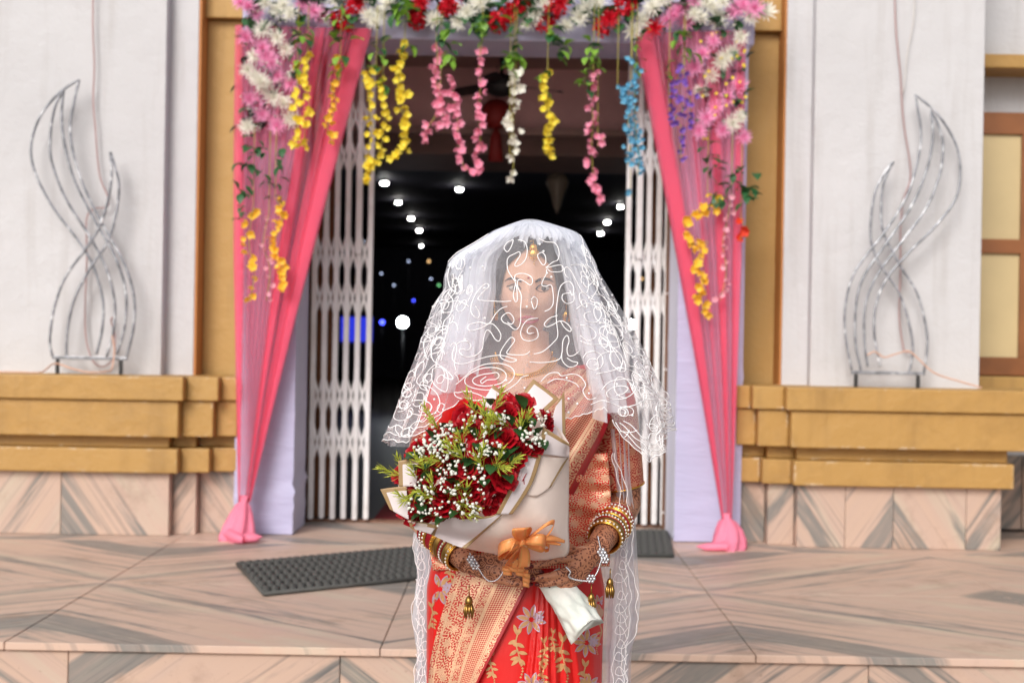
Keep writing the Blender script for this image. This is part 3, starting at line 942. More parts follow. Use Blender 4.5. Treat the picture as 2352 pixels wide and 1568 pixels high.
strand('pair of yellow blossom strings hanging at the left edge of the door', 'yellow', [K4((1290, 470), (1240, 560), (1240, 680), (1250, 830), (1260, 930), (1230, 1100), (1210, 1270)), K4((1340, 480), (1330, 650), (1350, 800), (1340, 900), (1320, 1040), (1240, 1240))], [(868, 110, 8, .055), (880, 185, 6, .05), (873, 135, 4, .05)], .029, 11)
strand('thick yellow blossom string left of the pink ones', 'yellow', [K4((1490, 270), (1480, 400), (1450, 520), (1470, 640), (1480, 840), (1500, 930), (1470, 1050), (1390, 1115))], [(925, 35, 9, .06), (920, 20, 6, .06), (935, 100, 4, .05)], .031, 8, width=11)
strand('short thick pink blossom string that splits at its lower end', 'rose', [K4((1710, 300), (1720, 430), (1700, 520), (1730, 650), (1720, 780), (1650, 900), (1630, 980)), K4((1740, 620), (1740, 760), (1790, 850), (1745, 890))], [(1022, 70, 9, .06), (1034, 130, 5, .055)], .029, 9)
strand('pink blossom string looped up like a letter U', 'rose', [K4((2030, 320), (2010, 450), (2020, 600), (2010, 750), (2010, 870), (2020, 1000), (1990, 1100), (2000, 1190), (1920, 1190), (1880, 1080), (1860, 960), (1860, 830), (1830, 640), (1820, 530))], [(1100, 60, 7, .055), (1112, 78, 6, .055), (1036, 145, 4, .05)], .029, 9)
strand('white blossom string hanging in the middle of the door', 'white', [K5((310, 340), (310, 360)), K5((310, 470), (300, 580), (300, 690), (280, 830), (290, 950), (290, 1010)), K5((265, 1060), (280, 1110)), K5((290, 1190), (270, 1250))], [(1180, 135, 10, .06), (1190, 70, 8, .05), (1170, 140, 5, .05)], .032, 9, width=11)
strand('yellow blossom string hanging right of the white one', 'yellow', [K5((530, 470), (510, 650), (530, 740), (540, 840), (530, 950), (530, 1100))], [(1285, 110, 9, .06), (1275, 80, 7, .055), (1262, 190, 4, .05)], .031, 9)
strand('long pink blossom string right of the yellow one', 'rose', [K5((850, 470), (850, 600), (840, 720), (850, 850), (840, 960), (840, 1080), (850, 1220), (880, 1330), (875, 1410)), K5((880, 1030), (930, 960))], [(1357, 110, 9, .06), (1350, 190, 7, .055), (1360, 140, 5, .05)], .029, 9)
strand('sky blue blossom string at the right edge of the door', 'blue', [K5((1120, 400), (1140, 520), (1070, 650), (1110, 750), (1090, 880), (1110, 1000), (1090, 1130), (1110, 1160)), K5((1150, 560), (1140, 760), (1150, 960), (1170, 1100), (1160, 1230)), K5((1110, 1320), (1120, 1380)), K5((1020, 610), (1080, 700))], [(1465, 100, 8, .035), (1470, 140, 6, .035), (1480, 80, 5, .04)], .021, 6, width=10)
strand('purple blossom string in front of the right curtain', 'purple', [K5((1490, 450), (1420, 620), (1480, 760), (1420, 830), (1470, 900), (1460, 1030), (1470, 1130)), K5((1480, 500), (1520, 650), (1540, 890)), K5((1380, 600), (1390, 840))], [(1565, 90, 8, .06), (1575, 110, 6, .06), (1545, 150, 5, .04)], .021, 8, width=9)
strand('leafy vine with amber blossoms at the outer edge of the left curtain', 'amber', [[(582, 470), (572, 560), (585, 620), (575, 688)]], [(585, 350, 9, .06), (570, 390, 8, .06), (560, 430, 6, .05), (560, 490, 6, .04)], .028, 14, 'leaf', vt=320)
strand('amber blossom string with few leaves on the left curtain', 'amber', [[(632, 455), (650, 500), (628, 570), (650, 610), (640, 665)]], [(640, 375, 8, .05), (610, 390, 5, .05), (635, 440, 5, .04)], .030, 9, 'leaf', vt=320)
strand('thin pale pink blossom string between two amber ones on left curtain', 'pale', [[(618, 490), (605, 560), (620, 620), (612, 690)]], [(625, 430, 3, .03)], .019, 16, 'leaf', vt=330)
strand('amber blossom string with leaves hanging low on the right curtain', 'amber', [[(1625, 440), (1650, 475), (1600, 490), (1575, 520), (1590, 560), (1625, 555), (1605, 600), (1615, 650), (1605, 680), (1630, 722)]], [(1640, 380, 8, .05), (1630, 345, 5, .05), (1655, 440, 10, .055)], .032, 10, 'leaf', width=12, vt=320)
strand('pale pink blossom string beside the low amber one on right curtain', 'pale', [[(1680, 440), (1672, 500), (1660, 560), (1668, 620), (1655, 690)]], [(1685, 410, 8, .055), (1715, 420, 8, .055)], .022, 14, 'leaf', vt=330)
strand('small orange red blossom sprig at the outer edge of the right curtain', 'orange', [[(1702, 500), (1710, 525), (1700, 550)]], [(1712, 440, 7, .05)], .030, 11, 'leaf', vt=340)

# --- wire flame sculptures on the ledges
def rope_mat():
    m = NT('clear rope light over steel rod')
    p = m.geo()
    f = m.noise(p, 14, 4, 0.7)
    m.set(Base_Color=m.ramp(f, [(0.38, C8(112, 114, 120)), (0.54, C8(156, 158, 166)), (0.68, C8(232, 233, 238))]), Roughness=0.22, Metallic=0.2)
    return m.mat
M['rope'] = rope_mat()
M['black_iron'] = simple('black iron', C8(38, 38, 40), 0.5)
def flame(label, base, paths, legs, feet, y=7.36):
    (u0, v0), (u1, v1) = base
    t = thing('wire_flame_sculpture', label, 'wall ornament', P((u0 + u1) / 2, feet, y), 'wire flame sculptures')
    for k, path in enumerate(paths):
        sp = smooth_path([(a, b, 0) for a, b in path], 8)
        n = len(sp)
        MB().tube([P(p.x, p.y, y + .006 * (k % 3) - .004) for p in sp], [.0072 if i < n - 3 else .005 for i in range(n)], 7).build('rope_light', M['rope'], t)
        MB().tube([P(p.x + 2, p.y, y + .016 + .004 * (k % 2)) for p in sp], .003, 5).build('rod', M['black_iron'], t)
    bevel_box('base_bar', P(u0, v0, y).x, P(u1, v1, y).x, y - .008, y + .01, P(u0, (v0 + v1) / 2, y).z - .009, P(u0, (v0 + v1) / 2, y).z + .009, M['rope'], t, .003)
    for u in legs:
        p = P(u, v0 if u < (u0 + u1) / 2 else v1, y)
        bevel_box('leg', p.x - .009, p.x + .009, y - .006, y + .012, (zcapL if u < 1176 else zcapR) - 0.001, p.z - .008, M['black_iron'], t, .002)
k6 = lambda *a: [(x * .5155, 91.9 + y * .5155) for x, y in a]
k7 = lambda *a: [(1745.6 + x * .5156, 91.9 + y * .5156) for x, y in a]
flame('silver wire flame sculpture leaning left on the left yellow ledge', (k6((232, 1413))[0], k6((568, 1413))[0]),
      [k6((235, 1410), (222, 1340), (240, 1200), (290, 1060), (375, 940), (440, 840), (480, 720), (497, 600), (490, 500)),
       k6((295, 1410), (300, 1300), (330, 1160), (400, 1020), (480, 900), (520, 760), (530, 640), (510, 560), (492, 500)),
       k6((430, 1400), (455, 1290), (458, 1160), (420, 1020), (360, 910), (240, 750), (160, 600), (138, 480), (175, 350), (260, 240), (352, 178)),
       k6((475, 1410), (505, 1300), (510, 1160), (470, 1010), (390, 860), (290, 700), (230, 540), (225, 420), (245, 300), (285, 220)),
       k6((520, 1400), (555, 1280), (560, 1120), (510, 960), (420, 800), (330, 620), (285, 450), (275, 330), (283, 225)),
       k6((565, 1410), (595, 1280), (598, 1150), (560, 1010), (490, 880), (390, 690), (330, 520), (313, 390), (330, 280), (352, 178))],
      [k6((256, 0))[0][0], k6((539, 0))[0][0]], 860)
flame('silver wire flame sculpture leaning right on the right yellow ledge', (k7((405, 1478))[0], k7((735, 1482))[0]),
      [k7((408, 1470), (382, 1330), (378, 1200), (410, 1060), (480, 950), (560, 850), (660, 680), (710, 500), (715, 390), (690, 245)),
       k7((450, 1475), (425, 1340), (430, 1160), (470, 1040), (560, 910), (680, 730), (745, 570), (770, 430), (760, 310)),
       k7((480, 1455), (465, 1340), (470, 1180), (520, 1050), (630, 900), (740, 750), (800, 600), (815, 470), (790, 370), (762, 315)),
       k7((535, 1455), (510, 1320), (515, 1190), (560, 1070), (650, 960), (780, 830), (870, 710), (892, 590), (870, 460), (790, 330), (692, 245)),
       k7((665, 1478), (680, 1380), (665, 1270), (620, 1130), (540, 1010), (500, 920), (492, 830), (510, 690), (550, 600), (594, 542)),
       k7((730, 1478), (745, 1360), (735, 1260), (700, 1130), (620, 1000), (550, 860), (540, 760), (550, 640), (594, 542))],
      [k7((428, 0))[0][0], k7((705, 0))[0][0]], 890)

# --- loose wires on the wall
M['wire_mauve'] = simple('mauve twin flex', C8(172, 140, 140), 0.5)
M['wire_orange'] = simple('orange flex', C8(206, 166, 146), 0.5)
M['wire_clear'] = simple('thin white flex', C8(205, 200, 196), 0.5)
def wire(label, pts, mat, r=.0045, y=7.46, yl=None):
    sp = smooth_path([(p[0], p[1], (p[2] if len(p) > 2 else y)) for p in pts], 6)
    o = MB().tube([P(p.x + .8 * sin(i * .7), p.y, p.z) for i, p in enumerate(sp)], r, 6).build('electric_wire', mat)
    tag(o, label, 'wire', 'loose wires on the wall')
wire('mauve wire hanging down the left white wall into the flame sculpture', [(212, -60), (214, 60), (216, 160), (215, 250), (222, 330), (228, 400), (245, 445), (247, 475), (215, 480), (198, 510), (200, 600), (195, 700), (200, 790), (215, 830), (235, 842), (255, 830), (265, 800), (262, 760), (255, 735), (258, 728)], M['wire_mauve'], y=7.44)
wire('orange wire lying along the left ledge under the flame sculpture', [(-60, 853, 7.2), (40, 854, 7.2), (95, 854, 7.2), (125, 835, 7.34), (165, 846, 7.33), (200, 854, 7.22), (240, 853, 7.22), (258, 845, 7.3), (262, 800, 7.33), (258, 770, 7.34)], M['wire_orange'])
wire('mauve wire hanging down the right white wall into the flame sculpture', [(2052, -60), (2058, 60), (2068, 180), (2078, 300), (2092, 405), (2072, 470), (2068, 600), (2066, 720), (2075, 800), (2090, 808)], M['wire_mauve'], y=7.44)
wire('thin pale wire running up beside the mauve one on the right wall', [(2074, 215), (2085, 120), (2098, 40), (2104, -60)], M['wire_clear'], .003, 7.45)
wire('pale red wire drooping from the right flame sculpture to the ledge corner', [(1992, 815, 7.34), (2010, 807, 7.34), (2030, 820, 7.34), (2060, 812, 7.34), (2088, 806, 7.34), (2110, 825, 7.34), (2150, 858, 7.32), (2200, 874, 7.3), (2254, 890, 7.22)], M['wire_orange'])

# --- rubber door mats: linked loops
M['rubber'] = simple('dark grey rubber', C8(74, 74, 72), 0.7, var=0.2, vscale=8, bump=0.2)
M['rubber_dark'] = simple('mat underside', C8(26, 26, 26), 0.9)
def door_mat(label, A, B, D, nx, ny):
    """A corner, B end of the long edge, D end of the short edge (floor points)"""
    A, B, D = Vector(A), Vector(B), Vector(D)
    ex, ey = B - A, D - A
    t = thing('door_mat', label, 'door mat', A + ex * .5 + ey * .5, 'rubber door mats')
    z = Vector((0, 0, 1))
    q = [A, B, A + ex + ey, D]
    V = [p + z * .004 for p in q] + [p + z * .010 for p in q]
    mesh_obj('backing', V, [(0, 3, 2, 1), (4, 5, 6, 7), (0, 1, 5, 4), (1, 2, 6, 5), (2, 3, 7, 6), (3, 0, 4, 7)], M['rubber_dark'], t)
    mb = MB()
    hx, hy = ex / nx, ey / ny
    rimp = [A, B, A + ex + ey, D]
    mr = MB()
    for k in range(4):
        mr.tube([rimp[k] + z * .012, rimp[(k + 1) % 4] + z * .012], .009, 6)
    mr.build('rim', M['rubber'], t)
    # each link: a raised tapered block
    v0, f0 = [], []
    prof = [(.40, .0), (.40, .012), (.27, .020)]
    me = MB()
    rings = []
    for (s_, h) in prof:
        for k in range(8):
            b = 2 * pi * k / 8
            cx, cy = cos(b), sin(b)
            e = 0.5
            px = (abs(cx) ** e) * (1 if cx > 0 else -1) * s_ * 1.12; py = (abs(cy) ** e) * (1 if cy > 0 else -1) * s_ * .78
            rings.append(hx * px + hy * py + z * (h + .006))
    fc = grid_faces(8, 3, True) + [tuple(range(16, 24))]
    lm = pymesh('link', rings, fc, M['rubber'])
    n = 0
    big = MB()
    for j in range(ny):
        for i in range(nx):
            off = .5 if j % 2 else 0
            p = A + hx * (i + .25 + off * .5 + .12) + hy * (j + .5)
            if n < 300: inst('link', lm, p, parent=t)
            else: big.add([p + r_ for r_ in rings], fc)
            n += 1
    if big.v:
        o = big.build('links', M['rubber'], t); o['kind'] = 'stuff'
    return t
mA, mD = Pz(607, 1370), Pz(545, 1300)
mB = Pz(948, 1334)
mB = mA + (mB - mA) * 1.35
door_mat('dark rubber door mat lying askew on the marble left of the bride', mA, mB, mD, 24, 13)
mB2, mC2 = Pz(1545, 1281), Pz(1534, 1226)
mA2 = mB2 + Vector((-.62, .0, 0))
door_mat('dark rubber door mat squared to the door right of the bride', mA2, mB2, mA2 + (mC2 - mB2), 17, 15)

# --- lights, fan and lantern inside the hall
def lampmat(name, c, s_):
    m = NT(name); m.set(Base_Color=c, Emission_Color=c, Emission_Strength=s_); 
    return m.mat
M['lamp_white'] = lampmat('lit downlight', (1, .97, .92), 60)
M['lamp_flood'] = lampmat('lit flood lamp', (.9, .96, 1), 60)
M['lamp_blue'] = lampmat('lit blue lamp', (.06, .08, 1), 6)
M['lamp_dim'] = lampmat('dim coloured lamp', (.6, .7, 1), 3)
HC = 3.44
M['antique_glow'] = simple('pearl glass', C8(235, 220, 200), .15, var=.1)
def downlight(u, v, r, word):
    d = ray(u, v); y = (HC - CAMZ) / d.z
    p = CAM + d * y
    t = thing('ceiling_downlight', word, 'ceiling light', p, 'ceiling lights in the hall')
    mb = MB(); n = 14
    mb.tube([p + Vector((0, 0, .0)), p + Vector((0, 0, -.03))], [r * 1.15, r * 1.15], 14)
    mb.build('trim_ring', M['gate_paint'], t)
    MB().tube([p + Vector((0, 0, -.031)), p + Vector((0, 0, -.06))], [r, r * .8], 14).build('lens', M['lamp_white'], t)
for k, (u, v, r) in enumerate([(883, 415, .055), (915, 460, .045), (944, 497, .05), (963, 525, .05), (968, 561, .02)]):
    downlight(u, v, r, ['nearest', 'second nearest', 'third nearest', 'fourth nearest', 'farthest, smallest'][k] + ' lit ceiling light in the left row inside the hall')
downlight(1055, 429, .05, 'single lit ceiling light below the pink looped flower string')
for k, (u, v, r) in enumerate([(1425, 470, .045), (1395, 506, .05), (1379, 532, .055)]):
    downlight(u, v, r, ['topmost', 'middle', 'lowest'][k] + ' of three lit ceiling lights left of the right gate')
def flood(u, v, y, r, label, mat='lamp_flood'):
    p = P(u, v, y)
    t = thing('flood_lamp', label, 'lamp', p, 'lamps far inside the hall')
    MB().ball(p, r, 14, 9, (1, .5, 1)).build('lens', M[mat], t)
    MB().tube([p + Vector((0, .02, 0)), p + Vector((0, .18, 0))], [r * 1.05, r * .6], 12).build('housing', M['black_iron'], t)
    MB().tube([p + Vector((0, .1, 0)), (p.x, p.y + .1, 0)], .015 if r > .05 else .004, 6).build('stand', M['black_iron'], t)
flood(925, 740, 20, .075, 'bright white flood lamp glowing in the dark hall left of the bride')
flood(1450, 745, 20, .06, 'bright white flood lamp peeping past the right edge of the veil')
flood(878, 740, 19, .03, 'small blue lamp left of the bright flood lamp', 'lamp_blue')
for k, (u, v) in enumerate([(938, 600), (876, 628), (834, 555), (905, 655), (990, 640), (1010, 690)]):
    flood(u, v, 22, .012, ['upper', 'left', 'outer left, behind gate', 'lower', 'right', 'lowest right'][k] + ' one of the dim tiny lamps in the dark hall', 'lamp_dim')
M['added_lamp_warm'] = lampmat('added dim warm lamp', (1, .6, .25), 2.5)
M['added_lamp_green'] = lampmat('added dim green lamp', (.3, 1, .4), 1.5)
for k, (u, v, mt, w) in enumerate([(820, 640, 'added_lamp_warm', 'amber glint behind the left gate'), (985, 600, 'added_lamp_warm', 'amber glint left of the veil'), (1008, 655, 'added_lamp_green', 'green glint beside the left edge of the veil'), (826, 742, 'added_lamp_green', 'green glint in the blue panel'), (1475, 640, 'added_lamp_warm', 'amber glint behind the right gate'), (950, 690, 'lamp_blue', 'blue glint above the bright flood lamp')]):
    flood(u, v, 24 + k, .02, 'added tiny ' + w + ' in the dark hall', mt)  # invented lamps at random spots, added to make the hall less black
scr = thing('stage_panel', 'glowing blue stage panel behind the bars of the left gate', 'panel', P(840, 790, 21))
MB().box(P(796, 0, 21).x, P(868, 0, 21).x, 21, 21.05, P(830, 785, 21).z, P(830, 728, 21).z).build('screen', lampmat('blue panel light', (.02, .03, .5), 1.2), scr, False)
MB().box(P(796, 0, 21).x, P(868, 0, 21).x, 21.06, 21.3, -.004, P(830, 725, 21).z).build('housing', M['black_iron'], scr, False)
# ceiling fan
fp = P(1152, 195, 8.66)
fan = thing('ceiling_fan', 'black ceiling fan behind the white flower string', 'ceiling fan', fp)
MB().tube([fp + Vector((0, 0, .25)), fp + Vector((0, 0, .03))], [.012, .012], 8).tube([fp + Vector((0, 0, .32)), fp + Vector((0, 0, .22))], [.05, .03], 10).build('down_rod', M['black_iron'], fan)
MB().tube([fp + Vector((0, 0, h)) for h in (.06, .04, -.02, -.06, -.075)], [.05, .1, .11, .07, .01], 18).build('motor', M['black_iron'], fan)
for a in (20, 140, 260):
    d = Vector((cos(RAD(a)), sin(RAD(a)), 0)); n = Vector((-d.y, d.x, 0))
    V = []
    for (r_, w, h) in ((.1, .03, .0), (.16, .045, .0), (.26, .055, -.005), (.38, .05, -.01), (.4, .03, -.01)):
        for s_ in (-1, 1):
            V.append(fp + d * r_ + n * w * s_ + Vector((0, 0, h + .012 * s_)))
    V2 = [v - Vector((0, 0, .006)) for v in V]
    F_ = [(2 * k, 2 * k + 1, 2 * k + 3, 2 * k + 2) for k in range(4)]
    mesh_obj('blade', V + V2, F_ + [tuple(i + 10 for i in q[::-1]) for q in F_] + [(0, 2, 12, 10), (1, 11, 13, 3)], M['black_iron'], fan)
# red lantern hanging inside
lp = P(1140, 262, 8.95)
lan = thing('red_lantern', 'dull red hanging lantern with tassel inside the door, partly behind the white flower string', 'lantern', lp)
M['lantern'] = simple('dull red silk', C8(140, 32, 30), 0.6, var=0.2)
MB().tube([lp + Vector((0, 0, h)) for h in (.09, .085, .05, 0, -.05, -.085, -.09)], [.03, .05, .085, .095, .085, .05, .03], 16).build('body', M['lantern'], lan)
MB().tube([lp + Vector((0, 0, -.09)), lp + Vector((0, 0, -.14)), lp + Vector((0, 0, -.3))], [.01, .035, .05], 10).build('tassel', M['lantern'], lan)
MB().tube([lp + Vector((0, 0, .09)), lp + Vector((0, 0, .5))], .003, 5).build('cord', M['black_iron'], lan)
cp = P(1280, 430, 12.0)
cry = thing('hanging_ornament', 'pale teardrop ornament hanging in the dark hall right of the white flower string', 'ornament', cp)
MB().tube([cp + Vector((0, 0, h)) for h in (.12, .10, .04, -.06, -.16, -.22)], [.03, .085, .10, .06, .035, .008], 14).build('drop', M['antique_glow'], cry)
MB().tube([cp + Vector((0, 0, .12)), cp + Vector((0, 0, 1.5))], .004, 5).build('cord', M['black_iron'], cry)
# white bundle at the far right corner
M['white_cloth'] = simple('white cloth bundle', C8(214, 210, 218), 0.7, var=0.1, bump=.3, bscale=12)
V = []; bp = Pz(2345, 1190); sg = 30
for j in range(14):
    a = pi * j / 13 * .5
    for i in range(sg):
        b = 2 * pi * i / sg
        r_ = .17 * cos(a) * (1 + .18 * sin(3 * b + j * .4) + .1 * sin(7 * b - j * .6))
        V.append((bp.x + .08 + 1.3 * r_ * cos(b), bp.y + .15 + r_ * sin(b), .003 + .2 * sin(a) * (1 + .15 * sin(5 * b))))
o = mesh_obj('cloth_bundle', V, grid_faces(sg, 14, True), M['white_cloth'], None, True)
tag(o, 'crumpled white cloth bundle on the marble beyond the right marble base', 'cloth')
# ================================================================== THE BRIDE
YB = 3.12
person = thing('person', 'bride in a red and gold saree under a white embroidered net veil, holding a bouquet', 'person', (0.04, YB, -0.33))
def world_mesh(o):
    """evaluated copy of an object's mesh"""
    dg = bpy.context.evaluated_depsgraph_get()
    return bpy.data.meshes.new_from_object(o.evaluated_get(dg))
def remeshed(name, mb, voxel, smooth_it, parent):
    og = origin_of(parent)
    me = pymesh(name, [Vector(v) - og for v in mb.v], mb.f, SKIN)
    o = bpy.data.objects.new(name, me); col.objects.link(o)
    r = o.modifiers.new('r', 'REMESH'); r.mode = 'VOXEL'; r.voxel_size = voxel; r.use_smooth_shade = True
    if smooth_it:
        s_ = o.modifiers.new('s', 'SMOOTH'); s_.factor = .5; s_.iterations = smooth_it
    me2 = world_mesh(o)
    o.modifiers.clear(); o.data = me2
    me2.polygons.foreach_set('use_smooth', [True] * len(me2.polygons))
    o.parent = parent; ORG[o.name] = og
    return o
def bvh_of(*objs):
    V, F_ = [], []
    for o in objs:
        og = origin_of(o); n = len(V)
        V += [v.co + og for v in o.data.vertices]
        F_ += [tuple(i + n for i in p.vertices) for p in o.data.polygons]
    return BVHTree.FromPolygons(V, F_)
def cast(bvh, u, v, off=0.0, default=None):
    d = ray(u, v); L = d.length
    hit = bvh.ray_cast(CAM, d / L)
    if hit[0] is None:
        y = default if default is not None else YB
    else:
        y = hit[0].y
    return P(u, v, y - off)

# --- materials
def skin_mat(name, c, henna=False):
    m = NT(name)
    p = m.geo()
    base = m.ramp(m.noise(p, 40, 4), [(0.3, tuple(x * .93 for x in c)), (0.7, c)])
    if henna:
        wob = m.n('ShaderNodeTexNoise'); wob.inputs['Scale'].default_value = 60; m.l(p, wob.inputs['Vector'])
        mixv = m.n('ShaderNodeMix'); mixv.data_type = 'VECTOR'; mixv.inputs[0].default_value = .012
        m.l(p, mixv.inputs[4]); m.l(wob.outputs['Color'], mixv.inputs[5])
        v = m.n('ShaderNodeTexVoronoi'); v.inputs['Scale'].default_value = 62; m.l(mixv.outputs[1], v.inputs['Vector'])
        rings = m.math('SINE', m.math('MULTIPLY', v.outputs['Distance'], 24.0))
        f1 = m.ramp(rings, [(0.0, 0.0), (0.25, 1.0)])
        v2 = m.n('ShaderNodeTexVoronoi'); v2.inputs['Scale'].default_value = 150; m.l(mixv.outputs[1], v2.inputs['Vector'])
        f2 = m.ramp(v2.outputs['Distance'], [(0.30, 1.0), (0.42, 0.0)])
        big = m.ramp(m.noise(p, 26, 2), [(0.46, 0.0), (0.54, 1.0)])
        f = m.mix(big, f1, f2)
        base = m.mix(m.math('MULTIPLY', f, .92), base, C8(88, 36, 24))
    m.set(Base_Color=base, Roughness=.48)
    m.b.inputs['Subsurface Weight'].default_value = .08
    m.b.inputs['Subsurface Radius'].default_value = (.012, .005, .003)
    m.bump(m.noise(p, 500, 2), .08, .0006)
    return m.mat
SKIN = skin_mat('face skin', C8(206, 158, 132))
HENNA = skin_mat('henna painted skin', C8(190, 128, 96), True)
RED = C8(216, 16, 14)
GOLD = C8(232, 190, 154)
def silk(name, c=RED, var=.12):
    m = NT(name)
    p = m.co('Object')
    m.set(Base_Color=m.ramp(m.noise(p, 5, 4), [(0.3, tuple(x * (1 - var) for x in c)), (0.7, c)]), Roughness=.42)
    m.b.inputs['Sheen Weight'].default_value = .1
    m.b.inputs['Sheen Tint'].default_value = (1, .3, .25, 1)
    mp = m.n('ShaderNodeMapping'); mp.inputs['Scale'].default_value = (6, 6, 1.5); m.l(p, mp.inputs['Vector'])
    m.bump(m.noise(mp.outputs[0], 5, 3, .5, .4), .25, .008)
    return m.mat
def brocade(name, kind, sc=1.0, gold=GOLD, red=RED, W=.150):
    """woven gold pattern on red silk, in metre UVs (u across, v along); u/width in a second pass through zones"""
    m = NT(name)
    uv = m.n('ShaderNodeUVMap').outputs[0]
    sep = m.n('ShaderNodeSeparateXYZ'); m.l(uv, sep.inputs[0])
    U, V = sep.outputs[0], sep.outputs[1]
    def scroll(s_):
        mp = m.n('ShaderNodeMapping'); mp.inputs['Scale'].default_value = (s_, s_, 1); m.l(uv, mp.inputs['Vector'])
        nz = m.n('ShaderNodeTexNoise'); nz.inputs['Scale'].default_value = 1.2; m.l(mp.outputs[0], nz.inputs['Vector'])
        mv = m.n('ShaderNodeMix'); mv.data_type = 'VECTOR'; mv.inputs[0].default_value = .18
        m.l(mp.outputs[0], mv.inputs[4]); m.l(nz.outputs['Color'], mv.inputs[5])
        v = m.n('ShaderNodeTexVoronoi'); v.voronoi_dimensions = '2D'; v.inputs['Scale'].default_value = 1; v.inputs['Randomness'].default_value = .75
        m.l(mv.outputs[1], v.inputs['Vector'])
        # petals: angle around the cell centre
        d = m.n('ShaderNodeVectorMath'); d.operation = 'SUBTRACT'; m.l(mv.outputs[1], d.inputs[0]); m.l(v.outputs['Position'], d.inputs[1])
        s2 = m.n('ShaderNodeSeparateXYZ'); m.l(d.outputs[0], s2.inputs[0])
        ang = m.math('ARCTAN2', s2.outputs[1], s2.outputs[0])
        pet = m.math('MULTIPLY', m.math('SINE', m.math('MULTIPLY', ang, 9.0)), .09)
        dist = m.math('ADD', v.outputs['Distance'], pet)
        flower = m.ramp(dist, [(0.0, 1.0), (0.10, 1.0), (0.12, 0.1), (0.15, 0.1), (0.17, 1.0), (0.33, 1.0), (0.36, 0.0), (0.46, 0.0), (0.49, 1.0), (.58, 1.0), (0.61, 0.0), (.70, 0), (.72, 1)], 'LINEAR')
        return flower
    def lattice(s_, dens=.5):
        a = m.math('SINE', m.math('MULTIPLY', m.math('ADD', U, V), s_))
        b = m.math('SINE', m.math('MULTIPLY', m.math('SUBTRACT', U, V), s_))
        ab = m.math('MULTIPLY', a, b)
        return m.ramp(ab, [(dens - .6, 0.0), (dens - .35, 1.0)])
    if kind == 'pallu':
        f = m.mix(m.ramp(m.math('FRACT', m.math('MULTIPLY', U, 6.2)), [(.60, 0.0), (.61, 1.0)], 'CONSTANT'), scroll(40 * sc), lattice(480, .30))
    elif kind == 'border':
        un = m.math('DIVIDE', U, W)
        sl = scroll(40 * sc)
        la = lattice(620, .20)
        stripes = m.ramp(m.math('SINE', m.math('MULTIPLY', V, 520.0)), [(.35, 1.0), (.65, .35)])
        z1 = m.ramp(un, [(0, 0), (.41, 1)], 'CONSTANT')
        f = m.mix(z1, sl, la)
        lines = m.ramp(un, [(0, 0), (.07, 0), (.075, 1), (.095, 0), (.37, 0), (.375, 1), (.40, 0), (.41, 1), (.425, 0), (.54, 0), (.545, 1), (.58, 0), (.585, 1), (.60, 0), (.80, 0), (.805, 1), (.83, 0), (.84, 1), (.86, 0)], 'CONSTANT')
        f = m.mix(lines, f, 1.0)
        f = m.mix(m.ramp(un, [(0, 0), (.425, 1), (.54, 0), (.86, 1), (.95, 0)], 'CONSTANT'), f, m.mix(m.math('MULTIPLY', stripes, 1.0), f, sl))
        f = m.mix(m.ramp(un, [(0, 0), (.945, 1)], 'CONSTANT'), f, 0.0)
    else:
        f = scroll(36 * sc)
    fn = m.noise(m.co('Object'), 30, 4)
    goldc = m.ramp(fn, [(.3, tuple(x * .8 for x in gold)), (.7, tuple(min(1, x * 1.15) for x in gold))])
    c = m.mix(f, red if kind != 'border' else C8(186, 26, 26), goldc)
    m.set(Base_Color=c, Roughness=.38, Metallic=m.math('MULTIPLY', f, .3))
    m.bump(f, .35, .0006)
    return m.mat
M['red_silk'] = silk('red silk')
M['piping'] = silk('crimson piping silk', C8(168, 18, 30))
M['pallu'] = brocade('pallu brocade', 'border', .9, GOLD, RED, .24)
M['waist'] = brocade('waist brocade', 'pallu')
M['border'] = brocade('saree border brocade', 'border')
M['sleeve_brocade'] = brocade('sleeve brocade', 'plain', 1.1, C8(206, 146, 116), C8(164, 20, 22))
M['gold'] = simple('polished gold', C8(232, 178, 84), .26, metal=1.0, var=.1, vscale=60)
M['antique_gold'] = simple('antique gold', C8(170, 132, 72), .35, metal=1.0, var=.2, vscale=80)
M['silver'] = simple('bright silver', C8(225, 225, 230), .25, metal=.9, var=.1, vscale=90)
M['stone'] = (lambda m: (m.set(Base_Color=(.9, .88, .84), Roughness=.08), m.mat)[1])(NT('white stones'))
M['bangle_red'] = simple('red lacquer bangle', C8(150, 14, 30), .25, var=.1)
M['nail'] = simple('dark red nail varnish', C8(88, 14, 20), .2, var=.05)
M['hair'] = (lambda m: (m.set(Base_Color=C8(26, 20, 20), Roughness=.4), m.bump(m.n('ShaderNodeTexWave', Scale=90.0, Distortion=3.0).outputs['Fac'], .5, .002), m.mat)[2])(NT('black hair'))
M['lip'] = simple('rose lipstick', C8(176, 74, 88), .35, var=.06)
M['eye_white'] = simple('eye white', C8(196, 186, 180), .25, var=.02)
M['iris'] = simple('dark iris', C8(40, 24, 18), .15, var=.02)
M['kohl'] = simple('black kohl', C8(28, 20, 20), .5, var=.02)

